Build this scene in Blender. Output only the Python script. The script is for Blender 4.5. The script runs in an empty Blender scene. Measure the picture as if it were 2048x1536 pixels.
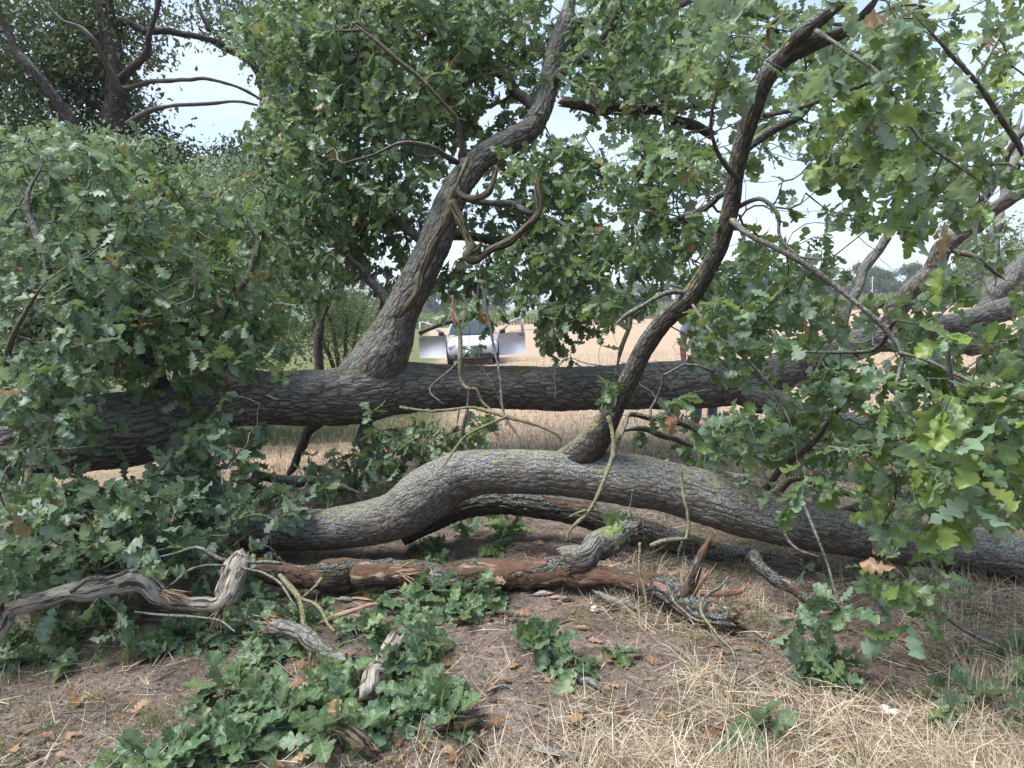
import bpy, math, random
import numpy as np
from mathutils import Vector, Matrix

# ------------------------------------------------------------------ camera, world, sun, exposure
S = bpy.context.scene
COL = S.collection
F = 1420.0                       # focal length in photograph pixels
CAMH = 1.6
PITCH = math.radians(5.6)
ROLL = 0.0435
_r0 = np.array([1.0, 0, 0]); _f = np.array([0, math.cos(PITCH), -math.sin(PITCH)]); _u0 = np.array([0, math.sin(PITCH), math.cos(PITCH)])
_r = _r0*math.cos(ROLL)-_u0*math.sin(ROLL); _u = _u0*math.cos(ROLL)+_r0*math.sin(ROLL)
CAM = np.array([0, 0, CAMH])
cd = bpy.data.cameras.new('camera'); cam = bpy.data.objects.new('camera', cd); COL.objects.link(cam)
cam.matrix_world = Matrix(((_r[0], _u[0], -_f[0], 0), (_r[1], _u[1], -_f[1], 0), (_r[2], _u[2], -_f[2], CAMH), (0, 0, 0, 1)))
cd.sensor_width = 36; cd.lens = F/2048*36; cd.clip_start = 0.05; cd.clip_end = 3000
S.camera = cam

SUN_EL = math.radians(64); SUN_AZ = math.radians(252)    # azimuth clockwise from +Y (high, to the left)
w = bpy.data.worlds.new("World"); S.world = w; w.use_nodes = True
nt = w.node_tree; nt.nodes.clear()
def N(nt, typ, **kw):
    n = nt.nodes.new(typ)
    for k, v in kw.items():
        if k in n.inputs: n.inputs[k].default_value = v
        else: setattr(n, k, v)
    return n
L = nt.links.new
sky = N(nt, 'ShaderNodeTexSky', sky_type='NISHITA', sun_disc=False, sun_elevation=SUN_EL, sun_rotation=SUN_AZ, air_density=1.1, dust_density=1.6, ozone_density=1.2)
tc = N(nt, 'ShaderNodeTexCoord')
mp = N(nt, 'ShaderNodeMapping'); mp.inputs['Scale'].default_value = (1.0, 1.0, 3.6); mp.inputs['Location'].default_value = (.35, .1, .62); mp.inputs['Rotation'].default_value = (0, .12, .3)
L(tc.outputs['Generated'], mp.inputs['Vector'])
n1 = N(nt, 'ShaderNodeTexNoise', Scale=3.4, Detail=9.0, Roughness=0.58, Distortion=0.5)
L(mp.outputs[0], n1.inputs['Vector'])
r1 = N(nt, 'ShaderNodeValToRGB'); r1.color_ramp.elements[0].position = .38; r1.color_ramp.elements[1].position = .56
r1.color_ramp.elements[0].color = (.30, .30, .30, 1); r1.color_ramp.elements[1].color = (1, 1, 1, 1)
L(n1.outputs['Fac'], r1.inputs[0])
n2 = N(nt, 'ShaderNodeTexNoise', Scale=5.0, Detail=6.0, Roughness=0.6); L(mp.outputs[0], n2.inputs['Vector'])
r2c = N(nt, 'ShaderNodeMixRGB', blend_type='MIX'); r2c.inputs[1].default_value = (2.2, 2.8, 4.1, 1); r2c.inputs[2].default_value = (3.7, 4.15, 4.9, 1)
L(n2.outputs['Fac'], r2c.inputs[0])
mx = N(nt, 'ShaderNodeMixRGB', blend_type='MIX'); L(r1.outputs[0], mx.inputs[0]); L(sky.outputs[0], mx.inputs[1]); L(r2c.outputs[0], mx.inputs[2])
bg = N(nt, 'ShaderNodeBackground'); bg.inputs['Strength'].default_value = 0.13
L(mx.outputs[0], bg.inputs[0]); wo = N(nt, 'ShaderNodeOutputWorld'); L(bg.outputs[0], wo.inputs[0])

sl = bpy.data.lights.new('sun', 'SUN'); sl.energy = 3.0; sl.angle = math.radians(32); sl.color = (1, .98, .95)
so = bpy.data.objects.new('sun', sl); COL.objects.link(so)
sd = Vector((math.sin(SUN_AZ)*math.cos(SUN_EL), math.cos(SUN_AZ)*math.cos(SUN_EL), math.sin(SUN_EL)))
so.rotation_euler = sd.to_track_quat('Z', 'Y').to_euler()
S.view_settings.view_transform = 'Standard'; S.view_settings.look = 'None'; S.view_settings.gamma = 1; S.view_settings.exposure = 1.2
S.render.engine = 'CYCLES'
S.cycles.max_bounces = 6; S.cycles.diffuse_bounces = 4; S.cycles.glossy_bounces = 2; S.cycles.transmission_bounces = 4; S.cycles.transparent_max_bounces = 6

rng = np.random.default_rng(7); random.seed(7)

# ------------------------------------------------------------------ helpers
def W(x, y, d):
    """a point seen at photograph pixel x, y at camera depth d (metres)"""
    return CAM + d*((x-1024)/F*_r - (y-768)/F*_u + _f)
def Wn(x, y, d):
    x = np.asarray(x, float)[:, None]; y = np.asarray(y, float)[:, None]; d = np.asarray(d, float)[:, None]
    return CAM + d*((x-1024)/F*_r - (y-768)/F*_u + _f)
def GP(x, y, z=0.0):
    v = (x-1024)/F*_r - (y-768)/F*_u + _f
    return CAM + v*((z-CAMH)/v[2])
def proj(p):
    q = np.atleast_2d(p)-CAM; d = q@_f
    return 1024+F*(q@_r)/d, 768-F*(q@_u)/d, d
def norm(v): return v/np.maximum(np.linalg.norm(v, axis=-1, keepdims=True), 1e-9)

def _hash(i, j, k, s):
    h = (i*374761393 + j*668265263 + k*2147483647 + s*1274126177) & 0xffffffff
    h = ((h ^ (h >> 13))*1274126177) & 0xffffffff
    return ((h ^ (h >> 16)) & 0xffff)/65535.0
def vnoise(p, s=0):
    p = np.asarray(p, float); i = np.floor(p).astype(np.int64); f = p-i; f = f*f*(3-2*f)
    r = 0
    for a in (0, 1):
        wa = f[:, 0] if a else 1-f[:, 0]
        for b in (0, 1):
            wb = f[:, 1] if b else 1-f[:, 1]
            for c in (0, 1):
                wc = f[:, 2] if c else 1-f[:, 2]
                r = r + wa*wb*wc*_hash(i[:, 0]+a, i[:, 1]+b, i[:, 2]+c, s)
    return r*2-1
def fbm(p, o=3, s=0):
    r = 0; a = 1.0; p = np.asarray(p, float)
    for k in range(o): r = r+a*vnoise(p*(2**k)+k*7.3, s+k); a *= .5
    return r
def gh(x, y):
    """height of the ground at x, y"""
    x = np.asarray(x, float); y = np.asarray(y, float); sh = x.shape; x = x.ravel(); y = y.ravel()
    p = np.stack([x*1.3, y*1.3, x*0], 1); near = np.clip(1-(y-5)/18, 0, 1)
    h = .035*fbm(p, 3, 5)*near + .012*fbm(p*5, 2, 9)*near - .02*near
    return h.reshape(sh)

def mesh(name, v, f, mat, parent=None, smooth=False, attrs=None, uv=None, mi=None, loc=None):
    """v (n,3); f list of index arrays (m,k)"""
    v = np.asarray(v, np.float32)
    if loc is not None: v = v-np.asarray(loc, np.float32)
    fs = [np.asarray(a, np.int32) for a in (f if isinstance(f, list) else [f]) if len(a)]
    me = bpy.data.meshes.new(name)
    nl = sum(a.size for a in fs); nf = sum(len(a) for a in fs)
    me.vertices.add(len(v)); me.vertices.foreach_set('co', v.ravel())
    me.loops.add(nl); li = np.concatenate([a.ravel() for a in fs]); me.loops.foreach_set('vertex_index', li)
    me.polygons.add(nf)
    tot = np.concatenate([np.full(len(a), a.shape[1], np.int32) for a in fs]); st = np.concatenate([[0], np.cumsum(tot)[:-1]]).astype(np.int32)
    me.polygons.foreach_set('loop_start', st); me.polygons.foreach_set('loop_total', tot)
    if mi is not None: me.polygons.foreach_set('material_index', np.asarray(mi, np.int32))
    if smooth: me.polygons.foreach_set('use_smooth', np.ones(nf, bool))
    if uv is not None:
        u = me.uv_layers.new(name='UVMap'); u.data.foreach_set('uv', np.asarray(uv, np.float32)[li].ravel())
    for k, a in (attrs or {}).items():
        at = me.attributes.new(k, 'FLOAT_VECTOR', 'POINT'); at.data.foreach_set('vector', np.asarray(a, np.float32).ravel())
    for m in (mat if isinstance(mat, (list, tuple)) else [mat]): me.materials.append(m)
    me.update(); me.validate()
    o = bpy.data.objects.new(name, me); COL.objects.link(o)
    if parent is not None: o.parent = parent
    if loc is not None: o.location = [float(c) for c in loc]
    return o
def tag(o, label=None, cat=None, group=None, kind=None):
    if label: o['label'] = label
    if cat: o['category'] = cat
    if group: o['group'] = group
    if kind: o['kind'] = kind
    return o
def empty(name, loc, label, cat, group=None, rz=0, scale=1):
    o = bpy.data.objects.new(name, None); COL.objects.link(o); o.location = [float(c) for c in loc]
    o.rotation_euler = (0, 0, rz); o.scale = (scale,)*3; o.empty_display_size = .1
    return tag(o, label, cat, group)
def copy_tree(o, parent=None):
    c = o.copy(); COL.objects.link(c)
    if parent is not None: c.parent = parent
    for ch in [k for k in COL.objects if k.parent == o]: copy_tree(ch, c)
    return c

class MB:
    """collects pieces and links them as one mesh"""
    def __init__(s): s.v = []; s.f = {}; s.n = 0; s.a = []; s.uv = []; s.mi = {}
    def add(s, v, f, a=None, mi=0):
        v = np.asarray(v, float); f = f if isinstance(f, list) else [f]
        for g in f:
            g = np.asarray(g, int)
            if len(g):
                s.f.setdefault(g.shape[1], []).append(g+s.n); s.mi.setdefault(g.shape[1], []).append(np.full(len(g), mi))
        s.v.append(v); s.a.append(a if a is not None else np.zeros((len(v), 3))); s.n += len(v)
    def box(s, c, sz, rz=0, mi=0, bev=0.0):
        x, y, z = np.array(sz)/2
        if bev > 0:
            b = min(bev, x*.9, y*.9, z*.9); pts = []
            for sx in (-1, 1):
                for sy in (-1, 1):
                    for sz_ in (-1, 1):
                        pts += [(sx*x, sy*(y-b), sz_*(z-b)), (sx*(x-b), sy*y, sz_*(z-b)), (sx*(x-b), sy*(y-b), sz_*z)]
            import bmesh
            bm = bmesh.new(); [bm.verts.new(p) for p in pts]; bmesh.ops.convex_hull(bm, input=bm.verts)
            bm.verts.index_update(); v = np.array([q.co[:] for q in bm.verts]); tri = np.array([[q.index for q in f.verts] for f in bm.faces if len(f.verts) == 3])
            bm.free(); fl = [tri]
        else:
            v = np.array([(a*x, b_*y, c_*z) for a in (-1, 1) for b_ in (-1, 1) for c_ in (-1, 1)]); fl = [np.array([(0, 1, 3, 2), (4, 6, 7, 5), (0, 4, 5, 1), (2, 3, 7, 6), (0, 2, 6, 4), (1, 5, 7, 3)])]
        R = np.array([[math.cos(rz), -math.sin(rz), 0], [math.sin(rz), math.cos(rz), 0], [0, 0, 1]])
        s.add(v@R.T+np.array(c), fl, mi=mi)
    def tube(s, pts, rad, sides=6, mi=0, cap=True):
        v, f, a, mm = sweep(pts, rad, sides, None, cap=cap); s.add(v, f, a, mi)
    def build(s, name, mat, parent=None, smooth=False, loc=None):
        ks = sorted(s.f); fs = [np.concatenate(s.f[k]) for k in ks]; mi = np.concatenate([np.concatenate(s.mi[k]) for k in ks])
        return mesh(name, np.concatenate(s.v), fs, mat, parent, smooth, {'bark': np.concatenate(s.a)}, mi=mi, loc=loc)

def catmull(P, step):
    """P (n,k) resampled with steps of about `step` (first three columns are xyz)"""
    P = np.asarray(P, float); Q = np.vstack([2*P[0]-P[1], P, 2*P[-1]-P[-2]]); out = []
    for i in range(1, len(Q)-2):
        n = max(1, int(np.linalg.norm(Q[i+1, :3]-Q[i, :3])/step)); t = (np.arange(n)/n)[:, None]
        a, b, c, d = Q[i-1], Q[i], Q[i+1], Q[i+2]
        out.append(.5*((2*b)+(-a+c)*t+(2*a-5*b+4*c-d)*t**2+(-a+3*b-3*c+d)*t**3))
    out.append(P[-1:]); R = np.vstack(out)
    return R
def frames(p):
    t = norm(np.gradient(p, axis=0)); n = len(p); u = np.zeros_like(p)
    a = np.array([0, 0, 1.0]) if abs(t[0, 2]) < .9 else np.array([1.0, 0, 0])
    u[0] = norm(np.cross(t[0], a))
    for i in range(1, n):
        q = u[i-1]-t[i]*np.dot(u[i-1], t[i]); u[i] = q/max(np.linalg.norm(q), 1e-9)
    return t, u, np.cross(t, u)
def sweep(p, r, sides, disp=None, cap=True, ragged=(0, 0), seed=0):
    p = np.asarray(p, float); r = np.broadcast_to(np.asarray(r, float), (len(p),)); n = len(p)
    t, u, b = frames(p); s = np.concatenate([[0], np.cumsum(np.linalg.norm(np.diff(p, axis=0), axis=1))])
    th = np.arange(sides)/sides*2*math.pi; c, si = np.cos(th), np.sin(th)
    rr = np.repeat(r[:, None], sides, 1); bk = np.stack([rr*c, rr*si, np.repeat(s[:, None], sides, 1)], -1).reshape(-1, 3)
    bk = bk+seed*1.37
    off = (disp(bk, rr.ravel()) if disp is not None else np.zeros(n*sides)).reshape(n, sides)
    R = rr+off
    v = p[:, None]+R[..., None]*(c[None, :, None]*u[:, None]+si[None, :, None]*b[:, None])
    rs = np.random.default_rng(seed+3)
    for e, idx, sg in ((0, 0, -1), (1, n-1, 1)):
        if ragged[e] > 0:
            j = np.clip(np.repeat(rs.normal(size=sides//2+1), 2)[:sides]*.6+rs.normal(size=sides)*.5, -1.2, 1.6)*ragged[e]
            v[idx] += sg*j[:, None]*t[idx]
    v = v.reshape(-1, 3)
    i = np.arange(n-1)[:, None]*sides; k = np.arange(sides)[None]; k2 = (k+1) % sides
    f = np.stack([i+k, i+k2, i+sides+k2, i+sides+k], -1).reshape(-1, 4); fl = [f]; mm = [np.zeros(len(f), int)]
    if cap:
        nv = len(v); v = np.vstack([v, p[0]-t[0]*r[0]*(.25 if not ragged[0] else -.4), p[-1]+t[-1]*r[-1]*(.25 if not ragged[1] else -.4)]); bk = np.vstack([bk, bk[0], bk[-1]])
        k = np.arange(sides); k2 = (k+1) % sides; e = (n-1)*sides
        tri = np.concatenate([np.stack([k2, k, np.full(sides, nv)], 1), np.stack([e+k, e+k2, np.full(sides, nv+1)], 1)])
        fl.append(tri); mm.append(np.concatenate([np.full(sides, 1 if ragged[0] else 0), np.full(sides, 1 if ragged[1] else 0)]))
    return v, fl, bk, np.concatenate(mm)

# ------------------------------------------------------------------ materials
def newmat(name):
    m = bpy.data.materials.new(name); m.use_nodes = True; nt = m.node_tree; nt.nodes.clear()
    return m, nt, nt.links.new
def ramp(nt, fac, stops):
    r = nt.nodes.new('ShaderNodeValToRGB'); e = r.color_ramp.elements
    while len(e) < len(stops): e.new(.5)
    for q, (p, c) in zip(e, stops): q.position = p; q.color = tuple(c)+((1,) if len(c) == 3 else ())
    nt.links.new(fac, r.inputs[0]); return r.outputs[0]
def mix(nt, fac, a, b, typ='MIX'):
    m = nt.nodes.new('ShaderNodeMixRGB'); m.blend_type = typ
    for i, q in ((0, fac), (1, a), (2, b)):
        if hasattr(q, 'is_output') or isinstance(q, bpy.types.NodeSocket): nt.links.new(q, m.inputs[i])
        elif isinstance(q, (int, float)): m.inputs[i].default_value = q if i == 0 else (q, q, q, 1)
        else: m.inputs[i].default_value = tuple(q)+(1,)
    return m.outputs[0]
def mth(nt, op, a, b=0.0, c=None, clamp=False):
    m = nt.nodes.new('ShaderNodeMath'); m.operation = op; m.use_clamp = clamp
    for i, q in enumerate((a, b, c)):
        if q is None: continue
        if isinstance(q, bpy.types.NodeSocket): nt.links.new(q, m.inputs[i])
        else: m.inputs[i].default_value = q
    return m.outputs[0]
def plain(name, col, rough=.6, metal=0.0, noise=0.0, spec=.4, coat=0.0, trans=0.0):
    m, nt, L = newmat(name); b = N(nt, 'ShaderNodeBsdfPrincipled'); b.inputs['Roughness'].default_value = rough; b.inputs['Metallic'].default_value = metal
    b.inputs['Specular IOR Level'].default_value = spec; b.inputs['Coat Weight'].default_value = coat; b.inputs['Transmission Weight'].default_value = trans
    if noise:
        t = N(nt, 'ShaderNodeTexCoord'); n = N(nt, 'ShaderNodeTexNoise', Scale=9.0, Detail=5.0); L(t.outputs['Object'], n.inputs['Vector'])
        c = mix(nt, n.outputs['Fac'], [q*(1-noise) for q in col], [min(1, q*(1+noise)) for q in col]); L(c, b.inputs['Base Color'])
    else: b.inputs['Base Color'].default_value = tuple(col)+(1,)
    o = N(nt, 'ShaderNodeOutputMaterial'); L(b.outputs[0], o.inputs[0]); return m
def vecattr(nt, name):
    a = nt.nodes.new('ShaderNodeAttribute'); a.attribute_name = name; return a.outputs['Vector']
def mapn(nt, v, sc, loc=(0, 0, 0)):
    m = nt.nodes.new('ShaderNodeMapping'); m.inputs['Scale'].default_value = sc; m.inputs['Location'].default_value = loc; nt.links.new(v, m.inputs['Vector']); return m.outputs[0]
def noise(nt, v, sc, det=4, ro=.55, dist=0.0):
    n = N(nt, 'ShaderNodeTexNoise', Scale=float(sc), Detail=float(det), Roughness=float(ro), Distortion=float(dist)); nt.links.new(v, n.inputs['Vector']); return n.outputs['Fac']
def bark_mat(name, lo, hi, grey, furrow=38, stretch=.22, bump=.9, lichen=.5, yellow=.25, moss=0.0, bare=0.0, dist=.006):
    m, nt, L = newmat(name); at = vecattr(nt, 'bark')
    wob = noise(nt, at, 14, 3); 
    vv = N(nt, 'ShaderNodeVectorMath', operation='MULTIPLY_ADD')
    nn = N(nt, 'ShaderNodeTexNoise', Scale=11.0, Detail=3.0); L(at, nn.inputs['Vector']); L(nn.outputs['Color'], vv.inputs[0]); vv.inputs[1].default_value = (.045, .045, .09); L(at, vv.inputs[2])
    v = mapn(nt, vv.outputs[0], (1, 1, stretch))
    vo = N(nt, 'ShaderNodeTexVoronoi', feature='DISTANCE_TO_EDGE', Scale=float(furrow)); L(v, vo.inputs['Vector'])
    vo2 = N(nt, 'ShaderNodeTexVoronoi', feature='DISTANCE_TO_EDGE', Scale=float(furrow*2.3)); L(v, vo2.inputs['Vector'])
    e1 = ramp(nt, vo.outputs['Distance'], [(0, (0, 0, 0)), (.22, (1, 1, 1))]); e2 = ramp(nt, vo2.outputs['Distance'], [(0, (0, 0, 0)), (.25, (1, 1, 1))])
    fine = noise(nt, at, 210, 6, .7); med = noise(nt, v, furrow*1.4, 5, .65); big = noise(nt, at, 5.5, 4, .6)
    c = mix(nt, med, lo, hi); c = mix(nt, mth(nt, 'MULTIPLY', big, .55), c, grey)
    gz = N(nt, 'ShaderNodeNewGeometry'); sx = N(nt, 'ShaderNodeSeparateXYZ'); L(gz.outputs['True Normal'], sx.inputs[0])
    up = mth(nt, 'MULTIPLY_ADD', sx.outputs['Z'], .5, .5)
    c = mix(nt, mth(nt, 'MULTIPLY', mth(nt, 'SUBTRACT', 1.0, e1), .72), c, [q*.35 for q in lo])
    # pale crusty lichen, speckled
    l1 = noise(nt, at, 7, 5, .7); l2 = noise(nt, at, 95, 5, .75)
    lm = mth(nt, 'MULTIPLY', ramp(nt, mth(nt, 'ADD', mth(nt, 'MULTIPLY', l1, 1.0), mth(nt, 'MULTIPLY', up, .60)), [(1.10-.40*lichen, (0, 0, 0)), (1.28-.40*lichen, (1, 1, 1))]), ramp(nt, l2, [(.47, (0, 0, 0)), (.56, (1, 1, 1))]))
    c = mix(nt, mth(nt, 'MULTIPLY', lm, .85), c, (.30, .345, .325))
    y1 = noise(nt, mapn(nt, at, (1, 1, 1), (3.1, 5.2, 9.7)), 10, 5, .7); y2 = noise(nt, mapn(nt, at, (1, 1, 1), (1, 2, 3)), 70, 4, .7)
    ym = mth(nt, 'MULTIPLY', ramp(nt, mth(nt, 'ADD', y1, mth(nt, 'MULTIPLY', up, .35)), [(1.0-.45*yellow, (0, 0, 0)), (1.09-.45*yellow, (1, 1, 1))]), ramp(nt, y2, [(.46, (0, 0, 0)), (.56, (1, 1, 1))]))
    c = mix(nt, mth(nt, 'MULTIPLY', ym, .85), c, mix(nt, fine, (.22, .20, .045), (.42, .38, .09)))
    if moss:
        mm = mth(nt, 'MULTIPLY', ramp(nt, mth(nt, 'ADD', noise(nt, at, 4, 4, .6), mth(nt, 'MULTIPLY', up, .3)), [(.85-.4*moss, (0, 0, 0)), (.95-.4*moss, (1, 1, 1))]), ramp(nt, noise(nt, at, 60, 4), [(.4, (0, 0, 0)), (.55, (1, 1, 1))]))
        c = mix(nt, mm, c, (.085, .10, .02))
    if bare:
        bb = ramp(nt, noise(nt, mapn(nt, at, (1, 1, .3), (7, 1, 2)), 9, 9, .66, .9), [(.62-.3*bare, (0, 0, 0)), (.64-.3*bare, (1, 1, 1))])
        wc = mix(nt, noise(nt, mapn(nt, at, (1, 1, .05)), 160, 4), (.045, .023, .016), (.21, .12, .078)); wc = mix(nt, ramp(nt, noise(nt, mapn(nt, at, (1, 1, .2), (3, 3, 3)), 24, 4, .6), [(.55, (0, 0, 0)), (.66, (1, 1, 1))]), wc, (.36, .28, .21))
        c = mix(nt, bb, c, wc)
    c = mix(nt, mth(nt, 'MULTIPLY', fine, .5), c, mix(nt, .5, c, (.02, .018, .015)))
    b = N(nt, 'ShaderNodeBsdfPrincipled', Roughness=.88); b.inputs['Specular IOR Level'].default_value = .25; L(c, b.inputs['Base Color'])
    h = mth(nt, 'ADD', mth(nt, 'MULTIPLY', e1, .8), mth(nt, 'ADD', mth(nt, 'MULTIPLY', e2, .3), mth(nt, 'ADD', mth(nt, 'MULTIPLY', med, .6), mth(nt, 'MULTIPLY', fine, .35))))
    if bare: h = mix(nt, bb, h, mth(nt, 'MULTIPLY', noise(nt, mapn(nt, at, (1, 1, .05)), 160, 4), .5))
    bp = N(nt, 'ShaderNodeBump', Strength=float(bump), Distance=float(dist)); L(h, bp.inputs['Height']); L(bp.outputs[0], b.inputs['Normal'])
    o = N(nt, 'ShaderNodeOutputMaterial'); L(b.outputs[0], o.inputs[0]); return m
def wood_mat(name, lo, hi, red, bump=.8):
    m, nt, L = newmat(name); at = vecattr(nt, 'bark')
    g = ramp(nt, noise(nt, mapn(nt, at, (1, 1, .05)), 150, 6, .75), [(.36, (0, 0, 0)), (.62, (1, 1, 1))]); g2 = noise(nt, mapn(nt, at, (1, 1, .25)), 22, 4, .6, .4)
    c = mix(nt, g, lo, hi); ck = ramp(nt, noise(nt, mapn(nt, at, (1, 1, .09), (4, 1, 2)), 55, 5, .6), [(.52, (1, 1, 1)), (.58, (0, 0, 0))]); c = mix(nt, mth(nt, 'SUBTRACT', 1.0, ck), c, [q*.35 for q in lo]); c = mix(nt, ramp(nt, g2, [(.52, (0, 0, 0)), (.68, (1, 1, 1))]), c, red)
    b = N(nt, 'ShaderNodeBsdfPrincipled', Roughness=.82); b.inputs['Specular IOR Level'].default_value = .2; L(c, b.inputs['Base Color'])
    bp = N(nt, 'ShaderNodeBump', Strength=float(bump), Distance=.004); L(mth(nt, 'ADD', mth(nt, 'ADD', g, g2), mth(nt, 'MULTIPLY', ck, 1.5)), bp.inputs['Height']); L(bp.outputs[0], b.inputs['Normal'])
    o = N(nt, 'ShaderNodeOutputMaterial'); L(b.outputs[0], o.inputs[0]); return m
def leaf_mat(name, dark, mid, warm, back, trans=.33, rough=.40, veins=True, brown=.5, speck=.71, vein=(.22, .30, .14)):
    """tint attribute: x random, y yellowness, z age (brown above 1)"""
    m, nt, L = newmat(name); t = vecattr(nt, 'tint'); s = N(nt, 'ShaderNodeSeparateXYZ'); L(t, s.inputs[0])
    c = mix(nt, s.outputs['X'], dark, mid); c = mix(nt, s.outputs['Y'], c, warm)
    geo = N(nt, 'ShaderNodeNewGeometry'); uvn = N(nt, 'ShaderNodeUVMap'); uvn.uv_map = 'UVMap'; su = N(nt, 'ShaderNodeSeparateXYZ'); L(uvn.outputs[0], su.inputs[0])
    tcn = N(nt, 'ShaderNodeTexCoord'); ob = tcn.outputs['Object']
    blot = noise(nt, ob, 28, 4, .6); c = mix(nt, mth(nt, 'MULTIPLY', ramp(nt, blot, [(.4, (0, 0, 0)), (.75, (1, 1, 1))]), .35), c, warm)
    c = mix(nt, mth(nt, 'MULTIPLY', geo.outputs['Backfacing'], .85), c, back)
    h = blot
    if veins:
        au = mth(nt, 'ABSOLUTE', su.outputs['X'])
        vm = mth(nt, 'LESS_THAN', au, .011)
        ph = mth(nt, 'SUBTRACT', mth(nt, 'MULTIPLY', su.outputs['Y'], 5.6), mth(nt, 'MULTIPLY', au, 5.0))
        fr = mth(nt, 'ABSOLUTE', mth(nt, 'SUBTRACT', mth(nt, 'FRACT', ph), .5)); sv = mth(nt, 'LESS_THAN', fr, .045)
        vv = mth(nt, 'MAXIMUM', vm, mth(nt, 'MULTIPLY', sv, .6))
        c = mix(nt, mth(nt, 'MULTIPLY', vv, .5), c, vein)
        h = mth(nt, 'ADD', mth(nt, 'MULTIPLY', fr, 1.2), mth(nt, 'MULTIPLY', blot, .4))
        sp = ramp(nt, noise(nt, ob, 150, 2, .5), [(speck-.02, (0, 0, 0)), (speck+.01, (1, 1, 1))]); c = mix(nt, mth(nt, 'MULTIPLY', sp, .7), c, (.30, .29, .2))
        ed = ramp(nt, mth(nt, 'ADD', noise(nt, ob, 38, 3, .6), mth(nt, 'MULTIPLY', s.outputs['Z'], .25)), [(.80, (0, 0, 0)), (.83, (1, 1, 1))]); c = mix(nt, mth(nt, 'MULTIPLY', ed, brown), c, (.25, .13, .055))
    c = mix(nt, mth(nt, 'GREATER_THAN', s.outputs['Z'], .985), c, mix(nt, s.outputs['X'], (.20, .09, .04), (.42, .27, .15)))
    b = N(nt, 'ShaderNodeBsdfPrincipled', Roughness=float(rough)); b.inputs['Specular IOR Level'].default_value = .42; L(c, b.inputs['Base Color'])
    if veins:
        bp = N(nt, 'ShaderNodeBump', Strength=.45, Distance=.003); L(h, bp.inputs['Height']); L(bp.outputs[0], b.inputs['Normal'])
    tr = N(nt, 'ShaderNodeBsdfTranslucent'); tcc = mix(nt, .55, c, warm); g = N(nt, 'ShaderNodeGamma', Gamma=.8); L(tcc, g.inputs[0]); L(g.outputs[0], tr.inputs[0])
    ms = N(nt, 'ShaderNodeMixShader'); ms.inputs[0].default_value = trans; L(b.outputs[0], ms.inputs[1]); L(tr.outputs[0], ms.inputs[2])
    o = N(nt, 'ShaderNodeOutputMaterial'); L(ms.outputs[0], o.inputs[0]); return m
def blade_mat(name, a, b_, c_, trans=.15, rough=.6):
    m, nt, L = newmat(name); t = vecattr(nt, 'tint'); s = N(nt, 'ShaderNodeSeparateXYZ'); L(t, s.inputs[0])
    c = mix(nt, s.outputs['X'], a, b_); c = mix(nt, s.outputs['Y'], c, c_)
    b = N(nt, 'ShaderNodeBsdfPrincipled', Roughness=float(rough)); b.inputs['Specular IOR Level'].default_value = .3; L(c, b.inputs['Base Color'])
    tr = N(nt, 'ShaderNodeBsdfTranslucent'); L(c, tr.inputs[0]); ms = N(nt, 'ShaderNodeMixShader'); ms.inputs[0].default_value = trans; L(b.outputs[0], ms.inputs[1]); L(tr.outputs[0], ms.inputs[2])
    o = N(nt, 'ShaderNodeOutputMaterial'); L(ms.outputs[0], o.inputs[0]); return m

M = {}
M['bark'] = bark_mat('oak_bark', (.085, .068, .055), (.25, .205, .165), (.24, .23, .205), 26, .30, 1.0, .72, .34, dist=.012)
M['bark_mossy'] = bark_mat('oak_bark_mossy', (.095, .076, .062), (.30, .245, .20), (.30, .285, .255), 24, .28, 1.0, .64, .16, .08, dist=.014)
M['bark_smooth'] = bark_mat('oak_bark_smooth', (.085, .066, .053), (.22, .175, .14), (.22, .21, .185), 44, .26, .9, .82, .36, dist=.005)
M['bark_dark'] = bark_mat('oak_bark_dark', (.042, .033, .026), (.125, .10, .078), (.10, .095, .08), 40, .3, .9, .62, .55, dist=.006)
M['bark_thin'] = bark_mat('branch_bark', (.055, .042, .034), (.15, .12, .095), (.16, .15, .13), 70, .3, .5, .7, .45, dist=.003)
M['bark_far'] = bark_mat('far_bark', (.035, .027, .022), (.10, .078, .062), (.085, .08, .07), 22, .2, .8, .3, .1, dist=.02)
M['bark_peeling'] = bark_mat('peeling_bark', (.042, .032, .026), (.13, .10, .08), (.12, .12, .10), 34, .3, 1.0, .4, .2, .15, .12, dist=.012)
M['log_bark'] = bark_mat('rotten_log_bark', (.042, .032, .026), (.13, .10, .08), (.12, .12, .10), 34, .3, 1.0, .42, .2, .15, .42, dist=.014)
M['lichen'] = bark_mat('lichen_twig', (.075, .062, .048), (.19, .16, .12), (.18, .18, .15), 90, .4, .8, .8, .86, dist=.005)
M['wood'] = wood_mat('splintered_wood', (.26, .15, .085), (.60, .44, .30), (.28, .10, .05))
M['deadwood'] = wood_mat('weathered_deadwood', (.22, .19, .155), (.60, .54, .46), (.33, .28, .23), 1.0)
M['deadgreen'] = wood_mat('algae_covered_deadwood', (.055, .045, .028), (.20, .165, .11), (.085, .085, .04), 1.0)
M['leaf'] = leaf_mat('oak_leaf', (.026, .070, .030), (.10, .20, .080), (.19, .26, .04), (.19, .28, .19), rough=.38)
M['leaf_blue'] = leaf_mat('grey_green_oak_leaf', (.028, .072, .036), (.115, .21, .11), (.17, .24, .05), (.19, .27, .19), rough=.42, speck=.66, vein=(.30, .40, .27))
M['leaf_far'] = leaf_mat('distant_oak_leaf', (.028, .052, .022), (.09, .15, .06), (.13, .17, .04), (.07, .10, .06), .25, .5, False)
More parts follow.
